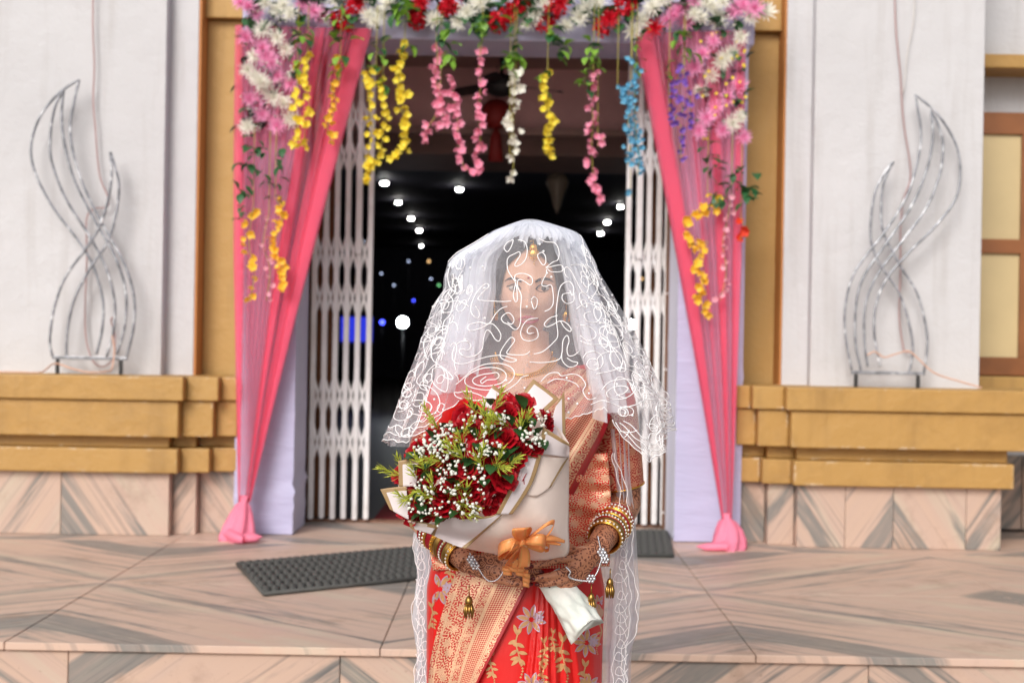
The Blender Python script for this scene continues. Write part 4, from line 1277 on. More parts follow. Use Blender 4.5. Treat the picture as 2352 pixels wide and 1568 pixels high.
# --- body: every limb in one surface, then fused
body = MB()
AX = .040
def zv(v, y=YB): return PZ(1218, v, y)
def loft(mb, rings, seg=40, power=2.0):
    n0 = len(mb.v); V = []
    for (x, y, z, rx, ry) in rings:
        for k in range(seg):
            b = 2 * pi * k / seg
            cx, sy = cos(b), sin(b)
            V.append((x + rx * math.copysign(abs(cx) ** (2 / power), cx), y + ry * math.copysign(abs(sy) ** (2 / power), sy), z))
    F_ = grid_faces(seg, len(rings), True)
    F_ += [tuple(range(seg))[::-1], tuple(range(seg * (len(rings) - 1), seg * len(rings)))]
    mb.add(V, F_)
TORSO = [(1480, .150, .110, 0), (1400, .172, .118, 0), (1300, .155, .105, 0), (1200, .124, .090, 0), (1120, .128, .094, -.004), (1040, .140, .112, -.014), (990, .146, .116, -.016), (940, .150, .100, -.006), (900, .148, .082, .004), (872, .130, .066, .010), (852, .090, .056, .012), (834, .060, .051, .008), (800, .042, .047, .008), (760, .041, .048, .008)]
loft(body, [(AX, YB + dy, zv(v), rx, ry) for (v, rx, ry, dy) in TORSO], 40, 2.2)
for s_ in (-1, 1):     # legs and feet under the saree
    body.tube([(AX + s_ * .085, YB, zv(1440)), (AX + s_ * .085, YB - .005, .05), (AX + s_ * .08, YB + .01, -.24), (AX + s_ * .08, YB + .01, -.29)], [.082, .058, .036, .036], 18)
    body.tube([(AX + s_ * .08, YB + .04, -.295), (AX + s_ * .085, YB - .06, -.305), (AX + s_ * .09, YB - .15, -.315)], [.03, .03, .014], 12)
S1, E1, W1 = P(1046, 902, 3.13), P(950, 1165, 3.12), P(1078, 1293, 2.955)
S2, E2, W2 = P(1392, 902, 3.13), P(1436, 1158, 3.16), P(1374, 1254, 2.955)
for (S_, E_, W_) in ((S1, E1, W1), (S2, E2, W2)):
    body.tube(smooth_path([Vector((AX + (S_.x - AX) * .55, YB + .01, S_.z + .005)), S_, S_.lerp(E_, .5) + (S_ - Vector((AX, YB, S_.z))).normalized() * .008, E_], 5),
              list(np.interp(np.linspace(0, 3, 16), [0, 1, 2, 3], [.045, .046, .041, .035])), 20)
    body.tube([E_, E_.lerp(W_, .3), E_.lerp(W_, .7), W_], [.035, .036, .029, .0245], 20)
    body.ball(E_, .035, 16, 10)
def finger(pts, r0=.0092, r1=.0068):
    sp = smooth_path(pts, 4); n = len(sp)
    body.tube(sp, [r0 + (r1 - r0) * i / (n - 1) for i in range(n)], 10)
    body.ball(sp[-1], r1 * .98, 10, 6)
H2 = dict(index=[(1322, 1282, 2.905), (1285, 1285, 2.888), (1252, 1294, 2.884), (1224, 1300, 2.888)],
          middle=[(1316, 1304, 2.895), (1286, 1316, 2.880), (1254, 1324, 2.878), (1228, 1328, 2.884)],
          ring=[(1318, 1320, 2.898), (1292, 1331, 2.884), (1264, 1338, 2.882), (1238, 1341, 2.888)],
          little=[(1326, 1334, 2.906), (1308, 1342, 2.895), (1288, 1346, 2.894), (1268, 1347, 2.9)],
          thumb=[(1352, 1262, 2.925), (1322, 1264, 2.93), (1296, 1272, 2.938), (1276, 1282, 2.944)])
H1 = dict(index=[(1150, 1291, 2.93), (1180, 1290, 2.915), (1200, 1292, 2.912), (1214, 1295, 2.914)],
          middle=[(1156, 1304, 2.922), (1190, 1307, 2.904), (1216, 1311, 2.902), (1240, 1313, 2.906)],
          ring=[(1152, 1318, 2.922), (1186, 1323, 2.904), (1212, 1327, 2.902), (1236, 1328, 2.906)],
          little=[(1144, 1330, 2.926), (1170, 1337, 2.91), (1192, 1341, 2.908), (1214, 1341, 2.91)],
          thumb=[(1100, 1283, 2.945), (1136, 1276, 2.94), (1165, 1276, 2.938), (1190, 1280, 2.938)])
nails = []
for H, W_ in ((H2, W2), (H1, W1)):
    for nm, pts in H.items():
        pp = [P(*q) for q in pts]
        finger(pp, .0098 if nm != 'little' else .0085, .0068 if nm != 'little' else .006)
        if nm != 'thumb':
            body.tube([W_, W_.lerp(pp[0], .5), pp[0]], [.021, .0155, .0105], 14)
            d = (pp[3] - pp[2]).normalized()
            nails.append((pp[3] + d * .0035 + Vector((0, -.0052, .001)), d))
    ks = [P(*H[k][0]) for k in ('index', 'middle', 'ring', 'little')]
    body.tube([ks[0].lerp(W_, .35), ks[1].lerp(W_, .35), ks[2].lerp(W_, .35), ks[3].lerp(W_, .35)], .0125, 12)
    body.tube([ks[0].lerp(W_, .12), ks[1].lerp(W_, .12), ks[2].lerp(W_, .12), ks[3].lerp(W_, .12)], .010, 12)
# head
HC0 = P(1219, 661, 3.095); HC0.x += 0.0
def G(x, s_): return math.exp(-(x / s_) ** 2)
def head_point(th, ph):
    """th: azimuth (0 = front), ph: elevation"""
    x, y, z = sin(th) * cos(ph), -cos(th) * cos(ph), sin(ph)
    hz = .114 if z > 0 else .104
    Z = z * hz
    wx = .0715 if z > 0 else .0715 * (1 - .43 * (-z) ** 2.0)
    X = math.copysign(abs(x) ** .92, x) * wx
    dpt = .090 if y < 0 else .098
    if y < 0 and z < 0: dpt *= (1 - .05 * (-z) ** 2)
    if y > 0 and z < 0: dpt *= (1 - .35 * (-z) ** 1.6)
    Y = y * dpt
    if y < 0:
        f = min(1, -y * 1.6)
        a = abs(X)
        dY = 0
        dY += .0085 * G(a - .0305, .017) * G(Z + .001, .0115)                        # eye sockets
        dY -= .004 * G(a - .028, .02) * G(Z - .019, .007)                             # brow
        rid = max(0, min(1, (.012 - Z) / .055)) if Z > -.046 else max(0, 1 - (-.046 - Z) / .008)
        dY -= .020 * rid ** .9 * G(X, .0085 + .003 * rid)                             # nose ridge and tip
        dY -= .007 * G(a - .012, .0065) * G(Z + .042, .007)                           # nostrils
        dY -= .0065 * G(X, .021) * G(Z + .066, .010)                                  # mouth mound
        dY += .002 * G(X, .02) * G(Z + .0665, .0018)
        dY -= .006 * G(X, .016) * G(Z + .094, .011)                                   # chin
        dY += .003 * G(X, .02) * G(Z + .080, .006)
        dY -= .004 * G(a - .040, .016) * G(Z + .030, .018)                            # cheeks
        Y += dY * f
    return Vector((X, Y, Z))
NH, NP = 128, 96
HR = Matrix.Rotation(RAD(-4), 3, 'Z') @ Matrix.Rotation(RAD(2), 3, 'X')
hv = []
for j in range(NP):
    ph = -pi / 2 + pi * (j + .5) / NP
    for i in range(NH):
        hv.append(HC0 + HR @ head_point(2 * pi * i / NH - pi, ph))
body.add(hv, grid_faces(NH, NP, True) + [tuple(range(NH))[::-1], tuple(range(NH * (NP - 1), NH * NP))])
for s_ in (-1, 1):
    body.ball(HC0 + HR @ Vector((s_ * .072, .012, -.012)), .022, 12, 8, (.32, .6, 1.15))
body_o = remeshed('body', body, .0026, 3, person)
me = body_o.data
me.materials.clear(); me.materials.append(SKIN); me.materials.append(HENNA)
og = origin_of(body_o)
nf = len(me.polygons)
cen = np.zeros(nf * 3); me.polygons.foreach_get('center', cen); cen = cen.reshape(-1, 3) + np.array(og)
def seg_d(a, b):
    a, b = np.array(a), np.array(b); d = b - a
    t = np.clip(((cen - a) @ d) / (d @ d), 0, 1)
    return np.linalg.norm(cen - (a + t[:, None] * d), axis=1)
dist = np.minimum.reduce([seg_d(E1.lerp(S1, .1), W1), seg_d(E2.lerp(S2, .1), W2)])
hand = (cen[:, 1] < W1.y + .012) & (cen[:, 2] < zv(1225)) 
me.polygons.foreach_set('material_index', ((dist < .045) | (hand & (cen[:, 1] < 2.985))).astype(int).tolist())
body_b = bvh_of(body_o)
for (p, d) in nails:
    q = d.to_track_quat('X', 'Z').to_matrix()
    mb = MB().ball((0, 0, 0), 1, 10, 6)
    mb.v = [tuple(p + q @ Vector((v[0] * .0062, v[1] * .0042, v[2] * .0042))) for v in mb.v]
    mb.build('fingernail', M['nail'], person)
# face pieces, set on the face surface
def on_face(x, z, off=.0008):
    p = HC0 + HR @ Vector((x, -.2, z)); d = HR @ Vector((0, 1, 0))
    h = body_b.ray_cast(p, d)
    return (h[0] if h[0] is not None else HC0) - d * off
for s_ in (-1, 1):
    c = on_face(s_ * .0305, -.001, -.0085)
    e = MB().ball(c, .0116, 16, 10, (1.12, 1, .52)).build('eye', M['eye_white'], person)
    MB().ball(c + Vector((.0008, -.0098, -.0008)), .0056, 12, 8, (1, .45, .92)).build('iris', M['iris'], e)
    up = [on_face(s_ * (.0305 + dx), -.001 + dz, .0012) for dx, dz in ((-.0145, -.002), (-.010, .004), (-.003, .0075), (.005, .0072), (.011, .0045), (.0175, .003))]
    MB().tube(smooth_path(up, 4), [.0013] * 20 + [.0006], 6).build('eyeliner', M['kohl'], person)
    lo = [on_face(s_ * (.0305 + dx), -.001 + dz, .0006) for dx, dz in ((-.0145, -.002), (-.006, -.0068), (.004, -.0072), (.012, -.002))]
    MB().tube(smooth_path(lo, 4), .0008, 5).build('eyeliner', M['kohl'], person)
    V = []
    br = [(-.016, .0125, .0022), (-.008, .0170, .0032), (.004, .0195, .0030), (.014, .0180, .0022), (.022, .0125, .0008)]
    for dx, dz, w in br: V += [on_face(s_ * (.0305 + dx), dz - w, .0014), on_face(s_ * (.0305 + dx), dz + w, .0014)]
    mesh_obj('eyebrow', V, [(2 * k, 2 * k + 1, 2 * k + 3, 2 * k + 2) for k in range(4)], M['kohl'], person, True)
def lip(pts, r):
    sp = smooth_path([on_face(x, z, .000) for x, z in pts], 4); n = len(sp)
    return MB().tube(sp, [max(.0006, r * (sin(pi * (i + .3) / (n - .4)) ** .6)) for i in range(n)], 10)
ul = lip([(-.0225, -.0668), (-.012, -.0640), (-.004, -.0620), (0, -.0630), (.004, -.0620), (.012, -.0640), (.0225, -.0668)], .0036)
lo_ = lip([(-.0215, -.0678), (-.012, -.0718), (0, -.0733), (.012, -.0718), (.0215, -.0678)], .0046)
ul.add(lo_.v, lo_.f); ul.build('lips', M['lip'], person)
MB().ball(on_face(0, .0205, .0006), .0026, 10, 6, (1, .4, 1)).build('bindi', M['bangle_red'], person)
# hair: cap parted in the middle, low bun, loose strand
hb = MB(); V = []; nh, npn = 96, 60
for j in range(npn):
    ph = RAD(-42) + (RAD(90) - RAD(-42)) * j / (npn - 1)
    for i in range(nh):
        th = 2 * pi * i / nh - pi
        a = abs(th)
        hl = RAD(44) - RAD(22) * min(1, max(0, (a - .12) / .62)) - RAD(30) * min(1, max(0, (a - .74) / .22)) - RAD(34) * min(1, max(0, (a - 1.1) / .5))    # hairline elevation at this azimuth
        pe = max(ph, hl)
        g = 1.045 + .05 * min(1, (pe - hl) * 5) + .012 * sin(th * 40 + 6 * pe) * min(1, (pe - hl) * 5) * .35
        if abs(th) < .1: g -= .02
        V.append(HC0 + HR @ (head_point(th, pe) * g))
hb.add(V, grid_faces(nh, npn, True))
for (c, r_) in ((Vector((0, .105, -.03)), .048),):
    hb.ball(HC0 + HR @ c, r_, 20, 14, (1.2, .9, 1))
hair = hb.build('hair', M['hair'], person)
MB().tube(smooth_path([HC0 + HR @ Vector(q) for q in ((.070, -.02, .03), (.079, -.035, -.02), (.083, -.04, -.06), (.075, -.042, -.09), (.082, -.04, -.12))], 5), [.002] * 15 + [.001] * 6, 5).build('loose_strand', M['hair'], hair)
MB().tube(smooth_path([HC0 + HR @ Vector(q) for q in ((-.069, -.02, .03), (-.077, -.035, -.01), (-.078, -.04, -.05), (-.072, -.04, -.085))], 5), .0016, 5).build('loose_strand', M['hair'], hair)

# --- blouse
bl = MB()
loft(bl, [(AX, YB + dy, zv(v), rx + .007, ry + .007) for (v, rx, ry, dy) in TORSO if 850 < v < 1210], 40, 2.2)
for (S_, E_, k1) in ((S1, E1, .80), (S2, E2, .84)):
    bl.tube(smooth_path([Vector((AX + (S_.x - AX) * .5, YB + .01, S_.z + .004)), S_ + Vector((0, 0, .002)), S_.lerp(E_, .45) + (S_ - Vector((AX, YB, S_.z))).normalized() * .006, S_.lerp(E_, k1)], 6),
            list(np.interp(np.linspace(0, 3, 19), [0, 1, 2, 3], [.050, .055, .051, .049])), 24)
blouse = remeshed('blouse', bl, .005, 4, person)
blouse.data.materials.clear(); blouse.data.materials.append(M['red_silk']); blouse.data.materials.append(M['sleeve_brocade'])
bm = bmesh.new(); bm.from_mesh(blouse.data)
og = origin_of(blouse)
kill = []
for f in bm.faces:
    c = f.calc_center_median() + og
    if c.y < YB + .02:
        dx = abs(c.x - AX)
        lim = zv(912) + max(0, (dx - .035)) * 1.15 if dx < .10 else 9
        if c.z > lim: kill.append(f)
    elif c.z > zv(862) and abs(c.x - AX) < .085: kill.append(f)
    for (S_, E_, k1) in ((S1, E1, .795), (S2, E2, .835)):
        d = (E_ - S_).normalized(); t = (c - S_).dot(d)
        if t > (E_ - S_).length * k1 and (c - (S_ + d * t)).length < .08 and f not in kill: kill.append(f)
bmesh.ops.delete(bm, geom=list(set(kill)), context='FACES')
uvl = bm.loops.layers.uv.new('UVMap')
for f in bm.faces:
    c = f.calc_center_median() + og
    mi = 0
    for k, (S_, E_) in enumerate(((S1, E1), (S2, E2))):
        d = (E_ - S_).normalized(); t = (c - S_).dot(d) / (E_ - S_).length
        if (c - (S_ + (E_ - S_) * t)).length < .09 and abs(c.x - AX) > .14 and t > (.30 if k == 0 else .12): mi = 1
    f.material_index = mi
    for l in f.loops:
        p = l.vert.co + og
        l[uvl].uv = (p.x + p.y * .6, p.z)
bm.to_mesh(blouse.data); bm.free()
th_ = blouse.modifiers.new('thick', 'SOLIDIFY'); th_.thickness = .002; th_.offset = -1
for (S_, E_, k1) in ((S1, E1, .79), (S2, E2, .83)):     # sleeve hems
    d = (E_ - S_).normalized(); c = S_ + (E_ - S_) * k1; a = d.orthogonal().normalized(); b = d.cross(a)
    MB().tube([c + (a * cos(q) + b * sin(q)) * .0495 for q in np.linspace(0, 2 * pi, 28)[:-1]], .0022, 6, True).build('sleeve_hem', M['gold'], blouse)
torso_b = bvh_of(body_o, blouse)

# --- saree
tl = MB(); loft(tl, [(AX, YB + dy, zv(v), rx + .007, ry + .007) for (v, rx, ry, dy) in TORSO if v > 850], 40, 2.2)
tl.tube([Vector((AX, YB + .01, S1.z)), S1, S1 + Vector((-.05, 0, -.04))], .054, 16).tube([Vector((AX, YB + .01, S2.z)), S2, S2 + Vector((.01, 0, -.06))], .056, 16)
only_torso_b = BVHTree.FromPolygons([Vector(v) for v in tl.v], tl.f)
saree = None
def skirt_surface(a, z):
    """a: angle from the front (+ = image right), z height"""
    t = (zv(1280) - z) / (zv(1280) + .32)
    rx = np.interp(t, [0, .08, .2, .4, 1], [.182, .196, .194, .192, .225])
    ry = np.interp(t, [0, .08, .2, .4, 1], [.128, .140, .146, .152, .205])
    x0 = AX - .022 + .0 * t; y0 = YB + .01
    r = 1.0
    # front pleats: sharp laps fanning out from the waist
    for k, (a0, a1, am) in enumerate(((.26, .02, .10), (.29, .13, .12), (.32, .26, .10), (.36, .42, .09), (.42, .62, .08), (.52, .88, .06), (-.75, -.95, .03), (-1.05, -1.25, .04))):
        ac = a0 + (a1 - a0) * min(1, t * 1.9)
        w = .045 + .09 * min(1, t * 1.6)
        q = (a - ac) / w
        if q > 0: r += am * .95 * math.exp(-q * q * .5) * min(1, .3 + t * 2.5) * (1 - math.exp(-(q / .10) ** 2))
        else: r += -.22 * am * math.exp(-(q / .35) ** 2)
    r += .012 * sin(a * 7 + 4 * t) * t + .006 * sin(a * 19 + 1.3) * min(1, t * 2)
    return Vector((x0 + rx * r * sin(a), y0 - ry * r * cos(a), z))
na, nz = 420, 70
V = []
zt, zb_ = zv(1268), -.318
for j in range(nz):
    z = zt + (zb_ - zt) * (j / (nz - 1))
    for i in range(na): V.append(skirt_surface(2 * pi * i / na - pi, z))
saree = mesh_obj('saree', V, grid_faces(na, nz, True), M['red_silk'], person, True)
skirt_b = bvh_of(saree)
def poly_at(pts, t):
    n = len(pts) - 1; k = min(int(t * n), n - 1); f = t * n - k
    return tuple(pts[k][i] + (pts[k + 1][i] - pts[k][i]) * f for i in range(len(pts[0])))
def resample(pts, m):
    sp = smooth_path([(p[0], p[1], p[2] if len(p) > 2 else 0) for p in pts], 8)
    L = [0]
    for a, b in zip(sp, sp[1:]): L.append(L[-1] + (b - a).length)
    out = []
    for k in range(m):
        s_ = L[-1] * k / (m - 1)
        i = 0
        while i < len(L) - 2 and L[i + 1] < s_: i += 1
        f = (s_ - L[i]) / max(1e-9, L[i + 1] - L[i])
        out.append(sp[i].lerp(sp[i + 1], min(1, f)))
    return out
def drape(name, left, right, bvh, mat, parent, off, ns=60, nt=90, width=.15, length=None, default=3.02, fold=None, smooth_y=6, mats=None, fm=None):
    """cloth laid over a body: ruled between two pixel lines, depth from the surface under it"""
    A_, B_ = resample(left, nt), resample(right, nt)
    Y = np.zeros((nt, ns)); UVp = np.zeros((nt, ns, 2))
    for j in range(nt):
        for i in range(ns):
            q = A_[j].lerp(B_[j], i / (ns - 1))
            UVp[j, i] = (q.x, q.y)
            Y[j, i] = cast(bvh, q.x, q.y, 0, np.nan).y
    # fill misses with the nearest hit in the row / default
    for j in range(nt):
        bad = np.isnan(Y[j]); good = ~bad
        if good.any(): Y[j][bad] = np.interp(np.where(bad)[0], np.where(good)[0], Y[j][good])
        else: Y[j][:] = default
    for _ in range(smooth_y):
        Z = np.pad(Y, 1, mode='edge')
        Y = (Z[1:-1, 1:-1] * 2 + Z[:-2, 1:-1] + Z[2:, 1:-1] + Z[1:-1, :-2] + Z[1:-1, 2:]) / 6
    V, uvs = [], []
    L = length or width * 2
    for j in range(nt):
        for i in range(ns):
            s_, t = i / (ns - 1), j / (nt - 1)
            o_ = off + (fold(s_, t) if fold else 0)
            V.append(P(UVp[j, i, 0], UVp[j, i, 1], Y[j, i] - o_)); uvs.append((s_ * width, t * L))
    fc = grid_faces(ns, nt)
    ob = mesh_obj(name, V, fc, mat, parent, True, uv=uvs, mats=mats, fmat=[fm((k % (ns - 1)) / (ns - 1), (k // (ns - 1)) / (nt - 1)) for k in range(len(fc))] if fm else None)
    so = ob.modifiers.new('t', 'SOLIDIFY'); so.thickness = .0015; so.offset = 0
    return ob
# waist wrap: the part of the pallu that goes round the waist
drape('waist_wrap', [(1395, 1040), (1402, 1120), (1404, 1200), (1400, 1300)], [(985, 1060), (975, 1140), (980, 1220), (995, 1310)], only_torso_b, M['waist'], saree, .016, 70, 60, .40, .30,
      fold=lambda s_, t: .012 * sin(26 * (s_ * .6 + t)) * (.4 + .6 * t) + .02 * t)
# pallu over the shoulder
pl_left = [(1316, 842), (1262, 866), (1200, 893), (1146, 922), (1096, 955), (1050, 1002), (1015, 1070), (992, 1150), (985, 1240)]
pl_right = [(1404, 862), (1414, 905), (1404, 950), (1390, 992), (1352, 1068), (1312, 1145), (1270, 1210), (1230, 1270), (1200, 1320)]
drape('pallu', pl_left, pl_right, only_torso_b, M['pallu'], saree, .028, 70, 100, .24, .52, fold=lambda s_, t: .006 * sin(9 * s_ * pi + 2 * t) + .004 * sin(31 * s_), mats=[M['piping']], fm=lambda s_, t: 1 if s_ > .955 else 0)
# front panel with the wide woven border
bl_ = [(1052, 1300), (1034, 1350), (1012, 1420), (996, 1480), (987, 1531), (984, 1580), (984, 1660), (990, 1760)]
br_ = [(1232, 1316), (1214, 1345), (1190, 1390), (1164, 1440), (1138, 1490), (1112, 1540), (1082, 1600), (1040, 1690)]
drape('border_panel', bl_, br_, skirt_b, M['border'], saree, .010, 60, 90, .150, .42, fold=lambda s_, t: .004 * sin(5 * s_ + 3 * t) + .006 * s_, mats=[M['piping']], fm=lambda s_, t: 1 if s_ > .945 else 0)
# woven gold flowers on the skirt: shapes laid on the cloth
panel_b = bvh_of(saree)
M['motif_gold'] = simple('woven gold thread', C8(206, 156, 108), .4, metal=.3, var=.15, vscale=120)
M['motif_lilac'] = simple('woven lilac silver thread', C8(196, 170, 190), .4, metal=.35, var=.12, vscale=120)
mot = MB()
def leaf_px(u, v, ang, L, W, off=.0016):
    n = 5; c, s_ = cos(ang), sin(ang)
    V = []
    for k in range(n + 1):
        t = k / n; w = W * sin(pi * min(1, t * .93 + .05)) ** .8
        for sd in (-1, 0, 1):
            V.append(cast(panel_b, u + c * L * t - s_ * w * sd, v + s_ * L * t + c * w * sd, off, 9))
    if max(p.y for p in V) > 3.10: return
    F_ = []
    for k in range(n):
        for q in (0, 1): F_.append((3 * k + q, 3 * k + q + 1, 3 * k + 4 + q, 3 * k + 3 + q))
    mot.add(V, F_)
def flower_px(u, v, R, rot=0, n=8):
    for k in range(n):
        a = rot + 2 * pi * k / n
        mot.mi = 1; leaf_px(u + cos(a) * R * .18, v + sin(a) * R * .18, a, R * .95, R * .21, .0014)
        mot.mi = 0; leaf_px(u + cos(a) * R * .2, v + sin(a) * R * .2, a, R * .8, R * .14, .0024)
    for k in range(7):
        a = rot + .4 + 2 * pi * k / 7
        mot.mi = 1; leaf_px(u + R * .55 + cos(a) * R * .05, v - R * .1 + sin(a) * R * .05, a, R * .38, R * .10, .003)
    mot.mi = 0
def stem_px(pts, w=1.6):
    sp = smooth_path([(a, b, 0) for a, b in pts], 5)
    V = []
    for i, p in enumerate(sp):
        d = (sp[min(i + 1, len(sp) - 1)] - sp[max(i - 1, 0)]).normalized()
        V += [cast(panel_b, p.x - d.y * w, p.y + d.x * w, .0015, 9), cast(panel_b, p.x + d.y * w, p.y - d.x * w, .0015, 9)]
    if max(p.y for p in V) > 3.10: return
    mot.add(V, [(2 * i, 2 * i + 1, 2 * i + 3, 2 * i + 2) for i in range(len(sp) - 1)])
def sprig_px(u, v, s_, flip=1):
    stem_px([(u, v), (u - 4 * s_ * flip, v + 22 * s_), (u + 2 * flip, v + 48 * s_), (u + 10 * s_ * flip, v + 74 * s_)])
    for (dx, dy, a, L) in ((0, 0, -1.9, 30), (0, 0, -1.1, 26), (-3, 14, 2.7, 24), (-2, 22, .5, 24), (0, 40, 2.5, 26), (2, 46, .2, 26), (6, 62, 1.3, 22), (6, 62, 2.4, 30), (6, 60, 2.9, 26), (8, 66, .9, 20), (2, 30, -2.6, 20)):
        ang = a if flip > 0 else pi - a
        leaf_px(u + dx * s_ * flip, v + dy * s_, ang, L * s_, 5.2 * s_)
    for k in range(5):
        mx, my = u + (12 + 3 * sin(k)) * s_ * flip, v + (82 + 8 * k) * s_
        leaf_px(mx - 3, my, 0, 6 * s_, 3 * s_)
k3 = lambda x, y: (882 + .27344 * x, 1148.4 + .27344 * y)
for (x, y, R, r0) in ((1238, 1000, 31, .2), (470, 745, 32, .5), (1700, 1195, 30, .1), (1800, 860, 17, .6), (1240, 1560, 30, .3), (1720, 1560, 26, 0)):
    flower_px(*k3(x, y), R, r0)
for (x, y, s_, fl) in ((1120, 1130, .85, 1), (1500, 1190, .85, 1), (1345, 1200, .6, -1), (900, 1310, .6, 1), (1690, 1400, .7, 1), (400, 900, .6, -1), (1820, 1060, .55, -1), (1340, 1420, .6, 1), (560, 560, .6, 1), (1420, 1120, .5, 1), (1600, 900, .5, -1), (1840, 1290, .5, 1)):
    sprig_px(*k3(x, y), s_, fl)
stem_px([k3(350, 750), k3(440, 830), k3(470, 900)]); stem_px([k3(1760, 1180), k3(1840, 1100), k3(1870, 980)]); stem_px([k3(1540, 1150), k3(1620, 1200), k3(1690, 1190)])
mot.build('woven_flowers', M['motif_gold'], saree, True, mats=[M['motif_lilac']])['kind'] = 'stuff'

# --- jewellery
def cu1(x, y): return (882 + .3047 * x, 477.75 + .3047 * y)
nk = [(838, 1085), (860, 1150), (900, 1205), (960, 1243), (1030, 1258), (1100, 1250), (1170, 1225), (1230, 1180), (1262, 1130), (1268, 1080)]
npx = resample([cu1(*p) for p in nk], 44)
def nk_pt(p, off): return cast(torso_b, p.x, p.y, off, 3.06)
neck = MB().tube([nk_pt(p, .004) for p in npx], .0022, 6)
neck_o = neck.build('necklace', M['gold'], person)
pend = MB()
for i, p in enumerate(npx[3:-3]):
    c = nk_pt(p, .004)
    nrm = Vector((p.x - 1216, p.y - 800, 0)).normalized()
    for k in range(3):
        q = c + Vector((nrm.x, -.0015, -nrm.y)) * (.0045 + .0045 * k)
        pend.ball(q, .0026 - .0003 * k, 6, 4)
pend.build('necklace_drops', M['gold'], neck_o)
MB().tube([nk_pt(p, .004) for p in resample([cu1(840, 1200), cu1(850, 1270), cu1(880, 1350), cu1(960, 1420), cu1(1010, 1440)], 24)], .0018, 6).build('long_chain', M['gold'], person)
tk = MB()
tp_ = HC0 + HR @ Vector((.003, -.101, .052))
t1, t2, t3 = [cast(body_b, *cu1(x, y), .012, HC0.y - .09) for x, y in ((1125, 300), (1128, 345), (1132, 400))]
for (c, r_) in ((t1, .0062), (t2, .0098)):
    tk.ball(c, r_, 14, 6, (1, .35, 1))
    for k in range(14):
        a = 2 * pi * k / 14
        tk.ball(c + Vector((cos(a) * r_ * 1.1, -.001, sin(a) * r_ * 1.1)), .0019, 6, 4)
for k in range(5): tk.ball(t3 + Vector(((k - 2) * .0034, 0, .003 * abs(k - 2) - .0005)), .0019, 6, 4)
tk.ball(t3 + Vector((0, 0, -.006)), .002, 6, 4)
tk.tube([t1, t1 + Vector((0, .006, .016)), HC0 + HR @ Vector((.002, -.075, .098))], .0018, 6)
tk.build('forehead_pendant', M['gold'], person)
for s_ in (-1, 1):
    ep = HC0 + HR @ Vector((s_ * .079, .004, -.036))
    e = MB().ball(ep, .0085, 12, 6, (.6, .6, 1))
    for k in range(7):
        e.tube([ep + Vector((0, 0, -.006)), ep + Vector((.008 * cos(k), .006 * sin(k), -.022)), ep + Vector((.006 * cos(k), .005 * sin(k), -.036))], [.0018, .0024, .0012], 6)
    e.ball(ep + Vector((0, 0, -.02)), .0085, 12, 6, (1, .7, .8))
    e.build('earring', M['gold'], person)

def bangle(c, ax, R, kind, nm='bangle'):
    a = ax.orthogonal().normalized(); b = ax.cross(a).normalized()
    n = 40
    def ring(Rr, r, h=0, seg=8): return tube_geo([c + ax * h + (a * cos(q) + b * sin(q)) * Rr for q in np.linspace(0, 2 * pi, n + 1)[:-1]], r, seg, True)
    mb = MB()
    if kind == 'red':
        mb.add(*ring(R, .0020)); return mb.build(nm, M['bangle_red'], person)
    if kind == 'kada':
        mb.add(*ring(R, .0048, 0)); mb.add(*ring(R + .001, .003, .004)); mb.add(*ring(R + .001, .003, -.004))
        return mb.build(nm, M['antique_gold'], person)
    if kind == 'filigree':
        mb.add(*ring(R, .0034)); mb.add(*ring(R + .001, .0018, .0045)); mb.add(*ring(R + .001, .0018, -.0045))
        o = mb.build(nm, M['gold'], person)
        mb = MB()
        for k in range(26):
            q = 2 * pi * k / 26
            mb.ball(c + (a * cos(q) + b * sin(q)) * (R + .0036), .0024, 6, 4)
        mb.build('stone_setting', M['gold'] if int(R * 1e4) % 2 else M['stone'], o)
        return o
    mb.add(*ring(R, .0030)); mb.add(*ring(R, .0016, .0036)); mb.add(*ring(R, .0016, -.0036))
    o = mb.build(nm, M['antique_gold'], person)
    mb = MB()
    for k in range(34):
        q = 2 * pi * k / 34
        mb.ball(c + (a * cos(q) + b * sin(q)) * (R + .0026), .0025, 6, 4)
    mb.build('stone_setting', M['stone'], o)
    mr = MB(); mr.add(*ring(R + .002, .0014, .0056)); mr.build('red_edge', M['bangle_red'], o)
    return o
def stack(E_, W_, t0, seq, R0, R1, drop):
    ax = (W_ - E_).normalized(); L = (W_ - E_).length
    h = t0 * L; n = len(seq)
    wid = dict(red=.0042, stone=.0125, filigree=.0122, kada=.0145)
    tot = sum(wid[k] for k in seq); av = L * (1.0 - t0)
    sc = min(1.0, av / tot)
    for i, k in enumerate(seq):
        h += wid[k] * sc / 2
        tilt = (ax + Vector((random.uniform(-.05, .05), random.uniform(-.05, .05), random.uniform(-.05, .05)))).normalized()
        bangle(E_ + ax * h + drop, tilt, R0 + (R1 - R0) * i / (n - 1), k)
        h += wid[k] * sc / 2
stack(E2, W2, .36, ['red', 'stone', 'filigree', 'red', 'red', 'red', 'filigree', 'stone', 'red', 'kada', 'filigree'], .0395, .034, Vector((0, 0, -.003)))
stack(E1, W1, .36, ['red', 'stone', 'filigree', 'red', 'red', 'red', 'red', 'filigree', 'kada', 'red', 'stone', 'kada', 'filigree'], .038, .032, Vector((0, 0, -.003)))
